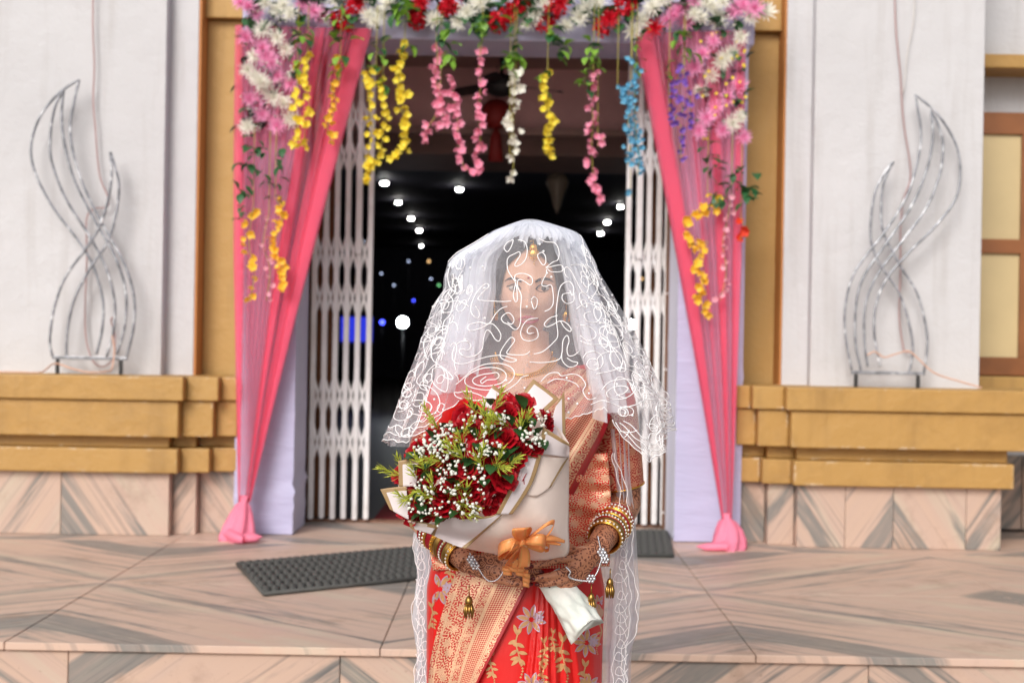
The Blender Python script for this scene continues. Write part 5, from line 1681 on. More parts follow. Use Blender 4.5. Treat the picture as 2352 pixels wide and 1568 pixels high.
def bead_chain(pts, r, mat, nm, flowers=()):
    sp = smooth_path([P(*p) for p in pts], 10)
    mb = MB()
    for p in sp: mb.ball(p, r, 6, 4)
    for f in flowers:
        c = P(*f)
        for k in range(6):
            a = 2 * pi * k / 6
            mb.ball(c + Vector((cos(a) * .0065, 0, sin(a) * .0065)), .0036, 6, 4)
        mb.ball(c + Vector((0, -.002, 0)), .003, 6, 4)
    return mb.build(nm, mat, person)
q2 = lambda x, y: (854.4 + .3164 * x, 863.6 + .3164 * y)
bead_chain([(*q2(1640, 1165), 2.925), (*q2(1660, 1250), 2.905), (*q2(1680, 1290), 2.90), (*q2(1660, 1350), 2.89), (*q2(1630, 1430), 2.885), (*q2(1580, 1480), 2.88), (*q2(1500, 1480), 2.875), (*q2(1430, 1455), 2.872), (*q2(1440, 1420), 2.87), (*q2(1410, 1385), 2.87)], .0019, M['silver'], 'hand_chain', [(*q2(1680, 1300), 2.896), (*q2(1590, 1468), 2.876), (*q2(1665, 1275), 2.898), (*q2(1690, 1330), 2.895)])
bead_chain([(*q2(712, 1285), 2.918), (*q2(730, 1350), 2.91), (*q2(770, 1390), 2.90), (*q2(810, 1450), 2.89), (*q2(850, 1485), 2.885), (*q2(900, 1480), 2.885), (*q2(940, 1440), 2.885), (*q2(955, 1410), 2.888)], .0017, M['silver'], 'hand_chain', [(*q2(735, 1350), 2.908), (*q2(720, 1330), 2.91), (*q2(750, 1375), 2.905)])
def tassel(u, v, y, s_):
    p = P(u, v, y); mb = MB()
    mb.tube([p + Vector((0, 0, .035 * s_)), p + Vector((0, 0, .01 * s_))], .0012, 5)
    mb.tube([p + Vector((0, 0, h * s_)) for h in (.012, .008, 0, -.006, -.008)], [.002, .0065 * s_, .009 * s_, .0075 * s_, .003], 12)
    for k in range(9):
        a = 2 * pi * k / 9
        d = Vector((cos(a), sin(a), 0)) * .0075 * s_
        mb.tube([p + d * .8 + Vector((0, 0, -.004 * s_)), p + d * 1.25 + Vector((0, 0, -.02 * s_)), p + d * 1.1 + Vector((0, 0, -.036 * s_))], [.002, .0036 * s_, .0012], 6)
    mb.build('bangle_tassel', M['antique_gold'], person)
tassel(1401, 1338, 2.93, .85); tassel(1358, 1372, 2.90, .8); tassel(1077, 1380, 2.93, .95)
# ================================================================== BOUQUET
BC = P(1088, 1058, 2.80)
BA = Vector((-.58, -.26, .77)).normalized()
BM = Vector((.8, 0, .6)); BN = BA.cross(BM)
bouq = thing('bouquet', 'red rose and gypsophila bouquet in cream paper with an orange bow, held by the bride', 'bouquet', P(1345, 1445, 2.90))
def ellip(u, v, k=1.0):
    """nearest point of the flattened flower ball behind pixel u, v"""
    R_ = (.185 * k, .17 * k, .105 * k)
    d = ray(u, v); o_ = CAM - BC
    D_ = Vector((d.dot(BM) / R_[0], d.dot(BN) / R_[1], d.dot(BA) / R_[2]))
    O_ = Vector((o_.dot(BM) / R_[0], o_.dot(BN) / R_[1], o_.dot(BA) / R_[2]))
    a, b, c = D_.dot(D_), 2 * O_.dot(D_), O_.dot(O_) - 1
    disc = b * b - 4 * a * c
    t = (-b - sqrt(max(0, disc))) / (2 * a)
    return CAM + d * t
def on_disc(u, v, h=0.0):
    # rim of the paper: a saddle a little in front of the ball's middle
    w = math.exp(-((u - 1150) / 150) ** 2 - ((v - 1150) / 110) ** 2)
    return P(u, v, 2.700 - .03 * w - h * .3)
def dome(u, v, add=0.0):
    """point over the bouquet's domed top behind pixel u, v"""
    return ellip(u, v, 1.0 + add / .13)
M['rose'] = (lambda m: (m.set(Base_Color=m.ramp(m.noise(m.co('Object'), 2.0, 3), [(.3, C8(132, 3, 18)), (.7, C8(196, 10, 32))]), Roughness=.5), m.mat)[1])(NT('red rose petal'))
M['fern'] = simple('yellow green needle leaf', C8(206, 208, 84), .5, var=.2, vscale=20, c2=C8(142, 158, 54), trans=.25)
M['gyp'] = simple('white gypsophila', C8(240, 240, 232), .6, var=.04, trans=.25)
M['thin_stem'] = simple('thin green stem', C8(104, 130, 60), .6)
def rose_mesh(seedv):
    r = random.Random(seedv); mb = MB()
    def cup(a, R, H, wid, open_, base):
        V = []; nu, nv = 6, 5
        for j in range(nv):
            t = j / (nv - 1)
            rad = R * (.25 + .75 * sin(min(1, t * 1.15) * pi / 2)) + open_ * t ** 3
            zz_ = base + H * (t - .15 * open_ / .3 * t ** 4)
            for i in range(nu):
                s_ = (i / (nu - 1) - .5) * 2
                aa = a + s_ * wid * (.55 + .45 * sin(pi * min(1, t + .15)))
                ed = 1 + .06 * s_ * s_ * t
                V.append((cos(aa) * rad * ed, sin(aa) * rad * ed, zz_ - .12 * H * s_ * s_ * t + .03 * sin(3 * s_ + seedv)))
        mb.add(V, grid_faces(nu, nv))
    for k in range(3): cup(r.uniform(0, 6.3), .16 + .05 * k, .95, 1.1, 0.0, .0)
    for k in range(4): cup(2 * pi * k / 4 + r.uniform(-.2, .2), .42, .92, .95, .08, -.02)
    for k in range(5): cup(2 * pi * k / 5 + r.uniform(-.2, .2), .66, .82, .85, .18, -.08)
    for k in range(6): cup(2 * pi * k / 6 + r.uniform(-.2, .2), .82, .60, .72, .30, -.12)
    return mb.mesh('rose', M['rose'])
ROSE = [rose_mesh(i) for i in range(3)]
rb = random.Random(11)
roses = [(1070, 240, 72), (960, 255, 75), (1130, 325, 75), (1255, 300, 62), (640, 385, 60), (725, 405, 60), (960, 470, 92), (1270, 360, 55), (1090, 535, 62), (1180, 530, 60), (960, 585, 66), (780, 540, 78), (480, 700, 72), (700, 665, 82), (945, 745, 100), (1000, 665, 66), (735, 830, 98), (890, 870, 78), (860, 955, 62), (800, 880, 66), (320, 1000, 78), (415, 1020, 72), (330, 800, 70), (430, 775, 72), (300, 870, 70), (560, 555, 66), (500, 620, 66), (600, 775, 76), (520, 865, 78), (660, 940, 72), (400, 925, 72), (390, 650, 60), (850, 400, 70), (620, 480, 66), (1040, 440, 62)]
for (x, y, r_) in roses:
    u, v = q2(x, y)
    p = dome(u, v, -.012 + rb.uniform(-.006, .006))
    nn = p - BC; nn = (BM * (nn.dot(BM) / .185 ** 2) + BN * (nn.dot(BN) / .17 ** 2) + BA * (nn.dot(BA) / .105 ** 2)).normalized()
    d = (nn + BA * .3 + Vector((rb.uniform(-.35, .35), rb.uniform(-.35, .2), rb.uniform(-.35, .35)))).normalized()
    inst('rose', ROSE[rb.randrange(3)], p, d.to_track_quat('Z', 'Y') @ Quaternion((0, 0, 1), rb.uniform(0, 6.28)), r_ * .3164 / 1180 * .98, bouq)
for k in range(60):       # deeper roses between the front ones
    a = rb.uniform(0, 6.28); q = .158 * sqrt(rb.random())
    mvec = Vector((.8, 0, .6)); nvec = BA.cross(mvec)
    u, v = 1082 + 185 * .8 * q / .158 * cos(a) - 100 * .6 * q / .158 * sin(a), 1060 - 185 * .6 * q / .158 * cos(a) - 100 * .8 * q / .158 * sin(a)
    p = ellip(u, v, .86)
    d = (BA * .6 + Vector((0, -.6, 0)) + Vector((rb.uniform(-.4, .4), rb.uniform(-.4, .2), rb.uniform(-.4, .4)))).normalized()
    inst('rose', ROSE[rb.randrange(3)], p, d.to_track_quat('Z', 'Y') @ Quaternion((0, 0, 1), rb.uniform(0, 6.28)), rb.uniform(.020, .025), bouq)
# dark leaves filling the gaps
M['rose_leaf'] = simple('dark rose leaf', C8(46, 84, 42), .45, var=.25, vscale=30, trans=.15)
RL = leaf_mesh('leaf', 1, .38); RL.materials.clear(); RL.materials.append(M['rose_leaf'])
for k in range(70):
    a = rb.uniform(0, 6.28); q = .135 * sqrt(rb.random())
    mvec = Vector((.8, 0, .6)); nvec = BA.cross(mvec)
    u, v = 1080 + 180 * .8 * q / .135 * cos(a) - 100 * .6 * q / .135 * sin(a), 1056 - 180 * .6 * q / .135 * cos(a) - 100 * .8 * q / .135 * sin(a)
    p = ellip(u, v, .96)
    d = (Vector((0, -.5, 0)) + BA * .4 + Vector((rb.uniform(-1, 1), rb.uniform(-.5, .2), rb.uniform(-1, 1)))).normalized()
    inst('leaf', RL, p, d.to_track_quat('X', 'Z'), rb.uniform(.025, .04), bouq)
# needle leaf sprigs
def sprig_mesh(seedv):
    r = random.Random(seedv); mb = MB()
    n = 22; cur = Vector((r.uniform(-.15, .15), r.uniform(-.15, .15), 0))
    st = [cur * t * t + Vector((0, 0, t)) for t in np.linspace(0, 1, 8)]
    mb.tube(st, .008, 4)
    for k in range(n):
        t = .15 + .85 * k / n
        b = cur * t * t + Vector((0, 0, t))
        a = k * 2.4; d = Vector((cos(a), sin(a), .9 + .8 * t))
        m2 = MB(); petal(m2, d, Vector((0, 0, 1)), .50 * (1 - .35 * t), .030, .1, 0, 2)
        mb.add([Vector(v) + b for v in m2.v], m2.f)
    return mb.mesh('sprig', M['fern'])
SPR = [sprig_mesh(i) for i in range(3)]
for (x, y, dx, dy) in [(830, 330, .0, -1), (760, 290, -.3, -1), (880, 260, .4, -1), (500, 400, -.4, -1), (450, 370, -.2, -1), (850, 450, -.2, -1), (760, 480, .1, -1), (680, 520, -.3, -.8), (640, 470, .2, -1), (1080, 430, -.3, -1), (1010, 380, -.5, -.6), (1100, 380, .6, -.6), (620, 610, -.5, -.6), (560, 610, -.8, -.3), (780, 640, -.2, -1), (700, 640, -.6, -.5), (880, 690, .3, -.9), (830, 700, -.4, -.6), (860, 640, .9, -.2), (420, 720, -.2, -1), (370, 720, .4, -.8), (330, 760, -.6, -.6), (250, 740, -.8, -.8), (240, 700, -.6, -1), (360, 800, -.5, .2), (480, 900, -.6, -.3), (540, 920, .5, -.5), (580, 900, .8, .1), (300, 920, -.6, -.4), (650, 980, .2, -1), (600, 960, .6, .5), (980, 640, .6, -.4), (460, 880, -.2, -.8)]:
    u, v = q2(x, y)
    p = dome(u, v, -.005)
    u2, v2 = q2(x + dx * 60, y + dy * 60)
    d = Vector((dx, 0, -dy)).normalized() * .8 + Vector((rb.uniform(-.3, .3), -rb.uniform(.4, .9), rb.uniform(-.3, .2)))
    inst('needle_sprig', SPR[rb.randrange(3)], p, d.normalized().to_track_quat('Z', 'Y'), rb.uniform(.046, .062), bouq)
# gypsophila clusters
for (x, y, n) in [(540, 350, 12), (480, 450, 12), (360, 520, 14), (400, 480, 12), (330, 570, 10), (560, 490, 12), (440, 540, 10), (500, 520, 10), (920, 300, 11), (960, 310, 7), (870, 370, 8), (700, 350, 7), (780, 300, 6), (1235, 320, 9), (1180, 430, 12), (1190, 490, 8), (1130, 400, 8), (1100, 460, 5), (870, 505, 9), (890, 550, 10), (770, 550, 8), (800, 500, 7), (800, 690, 6), (720, 715, 6), (790, 775, 9), (560, 730, 7), (520, 660, 7), (600, 650, 6), (500, 770, 7), (600, 820, 9), (370, 790, 8), (400, 830, 8), (350, 870, 7), (740, 975, 10), (700, 945, 7), (790, 910, 5), (470, 955, 6), (440, 1005, 7), (250, 960, 4), (370, 980, 5), (680, 880, 3), (580, 930, 4), (540, 590, 8), (470, 410, 8), (620, 560, 6), (800, 440, 4)]:
    mb = MB(); ms = MB()
    u, v = q2(x, y)
    root = dome(u, v + 8, -.015)
    for k in range(n):
        uu, vv = q2(x + rb.gauss(0, 34), y + rb.gauss(0, 30))
        p = dome(uu, vv, rb.uniform(.016, .03))
        r_ = rb.uniform(.0018, .0036)
        mb.ball(p, r_, 7, 5, (1, 1, .85))
        for q in range(3):
            mb.ball(p + Vector((rb.uniform(-1, 1), rb.uniform(-1, 0), rb.uniform(-1, 1))) * r_ * .6, r_ * .65, 6, 4)
        ms.tube([root, root.lerp(p, .6) + Vector((0, -.003, .002)), p], .0005, 3, cap=False)
    o = mb.build('gypsophila_sprig', M['gyp'], bouq); o['kind'] = 'stuff'
    ms.build('stalks', M['thin_stem'], o)
# paper: outer cone and folded flaps with gold rims
def paper_mat(name, c, trans=.25):
    m = NT(name)
    uv = m.n('ShaderNodeUVMap').outputs[0]
    sp_ = m.n('ShaderNodeSeparateXYZ'); m.l(uv, sp_.inputs[0])
    g = m.ramp(sp_.outputs[0], [(0, 1), (.0080 * 10, 0)], 'CONSTANT')
    p = m.geo()
    base = m.ramp(m.noise(p, 12, 4), [(.3, tuple(x * .94 for x in c)), (.7, c)])
    cc = m.mix(g, base, C8(178, 146, 104))
    m.set(Base_Color=cc, Roughness=.38)
    m.bump(m.noise(p, 7, 4, .6), .4, .012)
    tr = m.n('ShaderNodeBsdfTranslucent'); m.l(cc, tr.inputs['Color'])
    mx = m.n('ShaderNodeMixShader'); mx.inputs[0].default_value = trans
    m.l(m.b.outputs[0], mx.inputs[1]); m.l(tr.outputs[0], mx.inputs[2]); m.l(mx.outputs[0], m.out.inputs['Surface'])
    return m.mat
M['paper_out'] = paper_mat('cream wrapping paper', C8(252, 238, 230), .3)
M['paper_in'] = paper_mat('white wrapping paper', C8(240, 230, 232))
def paper(name, A_, B_, mat, edges='', ns=40, nt=24, bulge=0.0, bnorm=Vector((0, -1, 0)), pre3d=False):
    """ruled sheet between two 3D lines; edges: which of a (first line), b, l, r carry the gold rim"""
    def rs(p3):
        sp = smooth_path(p3, 6) if len(p3) > 2 else [Vector(p3[0]).lerp(Vector(p3[1]), k / 6) for k in range(7)]
        L = [0]
        for a, b in zip(sp, sp[1:]): L.append(L[-1] + (b - a).length)
        out = []
        for k in range(ns):
            s_ = L[-1] * k / (ns - 1); i = 0
            while i < len(L) - 2 and L[i + 1] < s_: i += 1
            out.append(sp[i].lerp(sp[i + 1], min(1, (s_ - L[i]) / max(1e-9, L[i + 1] - L[i]))))
        return out
    a_, b_ = rs(A_), rs(B_)
    V, uvs = [], []
    for j in range(nt):
        t = j / (nt - 1)
        for i in range(ns):
            s_ = i / (ns - 1)
            V.append(a_[i].lerp(b_[i], t) + bnorm * bulge * sin(pi * t) * sin(pi * min(1, .1 + .8 * s_)) )
    G_ = lambda j, i: V[j * ns + i]
    for j in range(nt):
        for i in range(ns):
            p = G_(j, i); d = 9
            if 'a' in edges: d = min(d, (p - G_(0, i)).length)
            if 'b' in edges: d = min(d, (p - G_(nt - 1, i)).length)
            if 'l' in edges: d = min(d, (p - G_(j, 0)).length)
            if 'r' in edges: d = min(d, (p - G_(j, ns - 1)).length)
            uvs.append((min(1, d * 10), 0))
    o = mesh_obj(name, V, grid_faces(ns, nt), mat, bouq, True, uv=uvs)
    so = o.modifiers.new('t', 'SOLIDIFY'); so.thickness = .0008; so.offset = 0
    return o
def dq(x, y, h=0.0): return on_disc(*q2(x, y), h)
def pq(x, y, yy): return P(*q2(x, y), yy)
rim = [(1432, 488), (1330, 430), (1240, 372), (1212, 560), (1062, 548), (1034, 720), (990, 830), (900, 1000), (700, 1012), (490, 990), (440, 1075), (262, 1045)]
rim3 = [dq(1432, 492, -.01), dq(1335, 425, 0), dq(1240, 380, .0), dq(1185, 470, .0), dq(1090, 580, .0), dq(1034, 720, .0), dq(990, 830, 0), dq(900, 1000, 0), dq(700, 1012, 0), dq(490, 1000, 0), dq(400, 1070, 0), dq(262, 1045, 0)]
base3 = [pq(1430, 520, 2.76), pq(1430, 700, 2.765), pq(1428, 900, 2.77), pq(1427, 1100, 2.775), pq(1425, 1285, 2.785), pq(1330, 1318, 2.80), pq(1230, 1335, 2.805), pq(1080, 1325, 2.80), pq(900, 1290, 2.79), pq(690, 1248, 2.78), pq(480, 1165, 2.755), pq(270, 1062, 2.725)]
cone = paper('wrapping_paper', rim3, base3, M['paper_out'], '', 110, 30, .03)
cone_b = bvh_of(cone)
def onc(x, y, off=.005):
    return cast(cone_b, *q2(x, y), off, on_disc(*q2(x, y)).y)
def conc(A_, B_, mat, edges, off=.005, ns=40, nt=20, name='paper_flap'):
    """flap lying on the cone"""
    a = resample([q2(*p) for p in A_], ns); b = resample([q2(*p) for p in B_], ns)
    V, uvs = [], []
    Y = np.zeros((nt, ns))
    for j in range(nt):
        for i in range(ns):
            q = a[i].lerp(b[i], j / (nt - 1))
            d = on_disc(q.x, q.y).y
            Y[j, i] = cast(cone_b, q.x, q.y, 0, d).y
    for _ in range(8):
        Z = np.pad(Y, 1, mode='edge')
        Y = (Z[1:-1, 1:-1] * 2 + Z[:-2, 1:-1] + Z[2:, 1:-1] + Z[1:-1, :-2] + Z[1:-1, 2:]) / 6
    for j in range(nt):
        for i in range(ns):
            q = a[i].lerp(b[i], j / (nt - 1)); V.append(P(q.x, q.y, Y[j, i] - off))
    G_ = lambda j, i: V[j * ns + i]
    for j in range(nt):
        for i in range(ns):
            p = G_(j, i); d = 9
            if 'a' in edges: d = min(d, (p - G_(0, i)).length)
            if 'b' in edges: d = min(d, (p - G_(nt - 1, i)).length)
            if 'l' in edges: d = min(d, (p - G_(j, 0)).length)
            if 'r' in edges: d = min(d, (p - G_(j, ns - 1)).length)
            uvs.append((min(1, d * 10), 0))
    o = mesh_obj(name, V, grid_faces(ns, nt), mat, bouq, True, uv=uvs)
    so = o.modifiers.new('t', 'SOLIDIFY'); so.thickness = .0008; so.offset = 0
    return o
conc([(1240, 368), (1340, 428), (1434, 492)], [(1208, 562), (1320, 575), (1430, 590)], M['paper_in'], 'al', .010)
conc([(1060, 545), (1034, 720), (990, 830), (900, 1002)], [(1232, 572), (1175, 750), (1110, 870), (1020, 1000)], M['paper_in'], 'abl', .014)
conc([(490, 985), (700, 1012), (900, 1002), (1095, 868)], [(428, 1146), (520, 1190), (600, 1225), (680, 1252)], M['paper_in'], 'alr', .009)
conc([(1232, 572), (1300, 590), (1430, 585)], [(1120, 860), (1200, 870), (1300, 800)], M['paper_out'], 'r', .006)
paper('paper_flap', [dq(262, 1042, .002), dq(380, 1060, .002), dq(474, 1082, .004)], [dq(280, 1100, -.02), dq(360, 1125, -.02), dq(428, 1146, -.018)], M['paper_in'], 'al', 30, 12)
paper('paper_flap', [dq(60, 820, -.02), dq(150, 806, -.02), dq(250, 797, -.02)], [dq(130, 965, -.02), dq(200, 1005, -.015), dq(268, 1042, -.012)], M['paper_in'], 'al', 30, 20, .0)
paper('paper_flap', [dq(190, 612, -.035), dq(270, 604, -.035), dq(345, 600, -.035)], [dq(195, 800, -.035), dq(260, 800, -.03), dq(320, 800, -.03)], M['paper_in'], 'al', 24, 16)
paper('paper_flap', [pq(1170, 20, 2.895), pq(1265, 92, 2.89), pq(1358, 165, 2.88)], [pq(1045, 195, 2.88), pq(1130, 260, 2.87), pq(1212, 300, 2.86)], M['paper_in'], 'alr', 36, 30, .008)
paper('paper_flap', [pq(880, 60, 2.90), pq(970, 130, 2.90), pq(1075, 200, 2.895)], [pq(790, 210, 2.89), pq(930, 260, 2.885), pq(1110, 300, 2.875)], M['paper_in'], 'a', 30, 18, .006)
paper('paper_flap', [pq(1395, 108, 2.86), pq(1402, 280, 2.85), pq(1405, 470, 2.82)], [pq(1345, 190, 2.85), pq(1312, 300, 2.835), pq(1310, 420, 2.80)], M['paper_in'], 'al', 36, 18, .0)
paper('paper_flap', [pq(560, 320, 2.88), pq(620, 335, 2.88), pq(680, 350, 2.87)], [pq(540, 380, 2.86), pq(600, 390, 2.855), pq(660, 400, 2.85)], M['paper_in'], 'a', 20, 10)
# back of the cone: closes the bouquet away from the viewer
paper('paper_back', [pq(262, 1045, 2.76), pq(190, 840, 2.84), pq(250, 620, 2.88), pq(440, 420, 2.89), pq(700, 300, 2.89), pq(1000, 240, 2.88), pq(1300, 330, 2.83), pq(1432, 490, 2.775)],
      [pq(900, 1295, 2.90), pq(1000, 1310, 2.93), pq(1100, 1320, 2.945), pq(1180, 1325, 2.95), pq(1240, 1325, 2.95), pq(1300, 1320, 2.945), pq(1360, 1300, 2.93), pq(1420, 1270, 2.90)], M['paper_out'], '', 60, 20)
# stem wrap below the hands
c0, c1 = P(1262, 1322, 2.925), P(1348, 1446, 2.885)
ax = (c1 - c0).normalized(); a_ = ax.orthogonal().normalized(); b_ = ax.cross(a_)
V = []; sg = 48; nr = 26
for j in range(nr):
    t = j / (nr - 1)
    R_ = .026 + .013 * t ** .7
    for i in range(sg):
        q = 2 * pi * i / sg
        w = 1 + .07 * sin(3 * q + 5 * t) + .06 * sin(7 * q - 9 * t) * t + .035 * sin(11 * q + 14 * t) + .03 * sin(23 * t + 2 * q)
        V.append(c0 + ax * ((c1 - c0).length * t + (.006 * sin(2 * q + .6) if j == nr - 1 else 0)) + (a_ * cos(q) + b_ * sin(q)) * R_ * w)
M['stem_paper'] = simple('crumpled white paper', C8(226, 224, 218), .6, var=.06, vscale=20, bump=.3, bscale=60, c2=C8(206, 212, 204))
mesh_obj('stem_wrap', V, grid_faces(sg, nr, True) + [tuple(range(sg * (nr - 1), sg * nr))], M['stem_paper'], bouq, True)
# orange ribbon bow
def ribbon_mat():
    m = NT('orange satin ribbon')
    uv = m.n('ShaderNodeUVMap').outputs[0]
    sp_ = m.n('ShaderNodeSeparateXYZ'); m.l(uv, sp_.inputs[0])
    g = m.ramp(sp_.outputs[0], [(0, 0), (.10, 1), (.18, 0), (.82, 1), (.90, 0)], 'CONSTANT')
    m.set(Base_Color=m.mix(g, C8(255, 188, 116), C8(250, 214, 136)), Roughness=.28, Metallic=m.math('MULTIPLY', g, .6))
    tr = m.n('ShaderNodeBsdfTranslucent'); tr.inputs['Color'].default_value = (*C8(250, 150, 60), 1)
    mx = m.n('ShaderNodeMixShader'); mx.inputs[0].default_value = .4
    m.l(m.b.outputs[0], mx.inputs[1]); m.l(tr.outputs[0], mx.inputs[2]); m.l(mx.outputs[0], m.out.inputs['Surface'])
    return m.mat
M['ribbon'] = ribbon_mat()
bow = None
BY = 2.79
def ribbon(pts, wv, name='ribbon_loop', parent=None):
    """pts: (crop x, crop y, toward camera m, width factor); wv: width vector in metres"""
    p3 = []
    for p in pts:
        base = cast(cone_b, *q2(p[0], p[1]), .004, BY)
        p3.append(P(*q2(p[0], p[1]), base.y - p[2]))
    sp = smooth_path(p3, 7); n = len(sp)
    wf_ = np.interp(np.linspace(0, len(pts) - 1, n), range(len(pts)), [p[3] if len(p) > 3 else 1 for p in pts])
    V, uvs = [], []
    for i, p in enumerate(sp):
        for k in range(4):
            V.append(p + wv * (k / 3 - .5) * wf_[i] + Vector((0, -.0012 * sin(pi * k / 3), 0))); uvs.append((k / 3, i / n))
    o = mesh_obj(name, V, grid_faces(4, n), M['ribbon'], parent, True, uv=uvs)
    so = o.modifiers.new('t', 'SOLIDIFY'); so.thickness = .0005; so.offset = 0
    return o
bow = ribbon([(1060, 1215, .012), (1085, 1205, .022), (1110, 1205, .022), (1130, 1215, .012)], Vector((.002, 0, .016)), 'ribbon_bow', bouq)
W_v = Vector((0, .004, .030))
W_d = Vector((.006, .004, .028))
for pts, wv in [
    ([(1080, 1195, .010, .35), (1010, 1215, .030, .9), (940, 1245, .040, 1), (915, 1275, .030, 1), (935, 1290, .012, 1), (1000, 1260, .006, .8), (1075, 1215, .006, .35)], Vector((0, .003, .024))),
    ([(1085, 1200, .010, .35), (1070, 1150, .030, .9), (1075, 1110, .036, 1), (1095, 1098, .024, 1), (1110, 1120, .010, .9), (1100, 1190, .006, .4)], Vector((.030, .004, .002))),
    ([(1100, 1200, .010, .35), (1170, 1185, .034, .9), (1235, 1190, .042, 1), (1262, 1215, .030, 1), (1235, 1235, .012, 1), (1170, 1225, .006, .8), (1100, 1210, .006, .35)], Vector((.004, .003, .023))),
    ([(1095, 1210, .010, .4), (1050, 1270, .034, .9), (1015, 1320, .040, 1), (1000, 1345, .026, 1), (1030, 1340, .012, .9), (1085, 1240, .006, .4)], Vector((.018, .003, .014))),
    ([(1100, 1215, .010, .4), (1110, 1290, .032, .9), (1108, 1360, .032, 1), (1098, 1385, .02, 1), (1095, 1330, .010, .9), (1095, 1225, .006, .4)], Vector((.022, .003, .002))),
    ([(1060, 1200, .012, .4), (1020, 1235, .044, .8), (985, 1275, .046, .9), (975, 1300, .03, .9), (1010, 1290, .014, .8), (1075, 1220, .006, .4)], Vector((.006, .003, .018)))]:
    ribbon(pts, wv, 'loop', bow)
for pts, wv in [
    ([(1105, 1200, .012, .5), (1180, 1140, .024, .6), (1260, 1080, .03, .7), (1310, 1058, .03, .8), (1322, 1075, .022, .8), (1300, 1120, .016, .7), (1270, 1160, .02, .6)], Vector((.003, .002, .012))),
    ([(1110, 1205, .014, .4), (1200, 1180, .02, .8), (1300, 1175, .02, .9), (1400, 1200, .016, .4)], Vector((.002, .002, .013))),
    ([(1110, 1210, .012, .4), (1200, 1200, .022, .7), (1290, 1205, .022, .8), (1370, 1222, .018, .3)], Vector((.002, .002, .010))),
    ([(1240, 1215, .01, .6), (1280, 1225, .02, .7), (1285, 1255, .02, .7), (1260, 1265, .014, .6), (1248, 1245, .012, .5)], Vector((.002, .002, .010)))]:
    ribbon(pts, wv, 'tail', bow)
# curled ends hanging in front of the hands
def curl(u, v, y, n, r_, h, w):
    V, uvs = [], []
    m_ = n * 22
    for i in range(m_ + 1):
        t = i / m_; a = 2 * pi * n * t + 1
        p = P(u, v, y) + Vector((r_ * cos(a) * (1 - .2 * t), -abs(r_) * .4 + r_ * sin(a) * .7, -h * t))
        for k in range(3): V.append(p + Vector((0, 0, w * (k / 2 - .5)))); uvs.append((k / 2, t))
    o = mesh_obj('curl', V, grid_faces(3, m_ + 1), M['ribbon'], bow, True, uv=uvs)
    so = o.modifiers.new('t', 'SOLIDIFY'); so.thickness = .0005; so.offset = 0
ux, vx = q2(985, 1385); curl(ux, vx, 2.868, 2, .011, .014, .007)
ux, vx = q2(1075, 1385); curl(ux, vx, 2.866, 2, .010, .016, .007)
ux, vx = q2(1120, 1420); curl(ux, vx, 2.866, 3, .008, .028, .009)
ux, vx = q2(1030, 1360); curl(ux, vx, 2.866, 1, .012, .018, .007)
for k, (x, y) in enumerate(((1040, 1330), (1110, 1300), (1085, 1340))):
    ux, vx = q2(x, y)
    V = []; uvs = []
    for i in range(8):
        p = P(ux + 3 * sin(i + k), vx + i * 3.6, 2.862 + .002 * k)
        for q in range(3): V.append(p + Vector(((q / 2 - .5) * .010, 0, 0))); uvs.append((q / 2, i / 8))
    o = mesh_obj('tail', V, grid_faces(3, 8), M['ribbon'], bow, True, uv=uvs)
# ================================================================== VEIL
def net_mat(name, alpha, tl=.5):
    m = NT(name)
    p = m.geo()
    c = C8(246, 248, 255)
    df = m.n('ShaderNodeBsdfDiffuse'); df.inputs['Color'].default_value = (*c, 1)
    tr = m.n('ShaderNodeBsdfTranslucent'); tr.inputs['Color'].default_value = (*c, 1)
    mx = m.n('ShaderNodeMixShader'); mx.inputs[0].default_value = tl
    m.l(df.outputs[0], mx.inputs[1]); m.l(tr.outputs[0], mx.inputs[2])
    tp = m.n('ShaderNodeBsdfTransparent')
    m2 = m.n('ShaderNodeMixShader')
    a = m.ramp(m.noise(p, 25, 3), [(.3, alpha * .85), (.7, alpha * 1.15)])
    m.l(a, m2.inputs[0])
    m.l(tp.outputs[0], m2.inputs[1]); m.l(mx.outputs[0], m2.inputs[2]); m.l(m2.outputs[0], m.out.inputs['Surface'])
    return m.mat
M['net'] = net_mat('white veil net', .235)
M['net_thick'] = net_mat('gathered white veil net', .48, .35)
M['net_crown'] = net_mat('bunched white veil net', .62, .3)
M['net_back'] = net_mat('white veil net, long back', .52)
M['thread'] = simple('white embroidery cord', C8(250, 248, 250), .5, var=.03, bump=.3, bscale=900)
OL = [(503, 0), (506, 18), (516, 44), (533, 84), (560, 123), (586, 165), (606, 184), (642, 193), (673, 194), (709, 214), (752, 229), (819, 251), (898, 281), (953, 299), (1010, 326), (1040, 331)]
OR = [(503, 0), (505, 18), (516, 54), (533, 106), (545, 121), (578, 136), (624, 155), (673, 182), (731, 212), (801, 249), (859, 273), (904, 301), (950, 309), (975, 316), (1045, 330)]
OF = [(503, 3.12), (515, 3.06), (530, 3.01), (560, 2.975), (600, 2.955), (660, 2.945), (700, 2.935), (770, 2.925), (850, 2.915), (960, 2.90), (1045, 2.88)]
OB = [(503, 3.14), (520, 3.22), (560, 3.26), (700, 3.27), (860, 3.29), (1045, 3.31)]
def itp(tab, v): return float(np.interp(v, [a for a, b in tab], [b for a, b in tab]))
YC = 3.13
HEM = [(-180, 1045), (-120, 1040), (-95, 1030), (-80, 1012), (-60, 1012), (-47, 990), (-40, 962), (-34, 930), (-28, 908), (-16, 922), (-3, 940), (13, 948), (22, 935), (29, 925), (36, 985), (46, 1042), (60, 1020), (80, 985), (95, 980), (130, 1040), (180, 1045)]
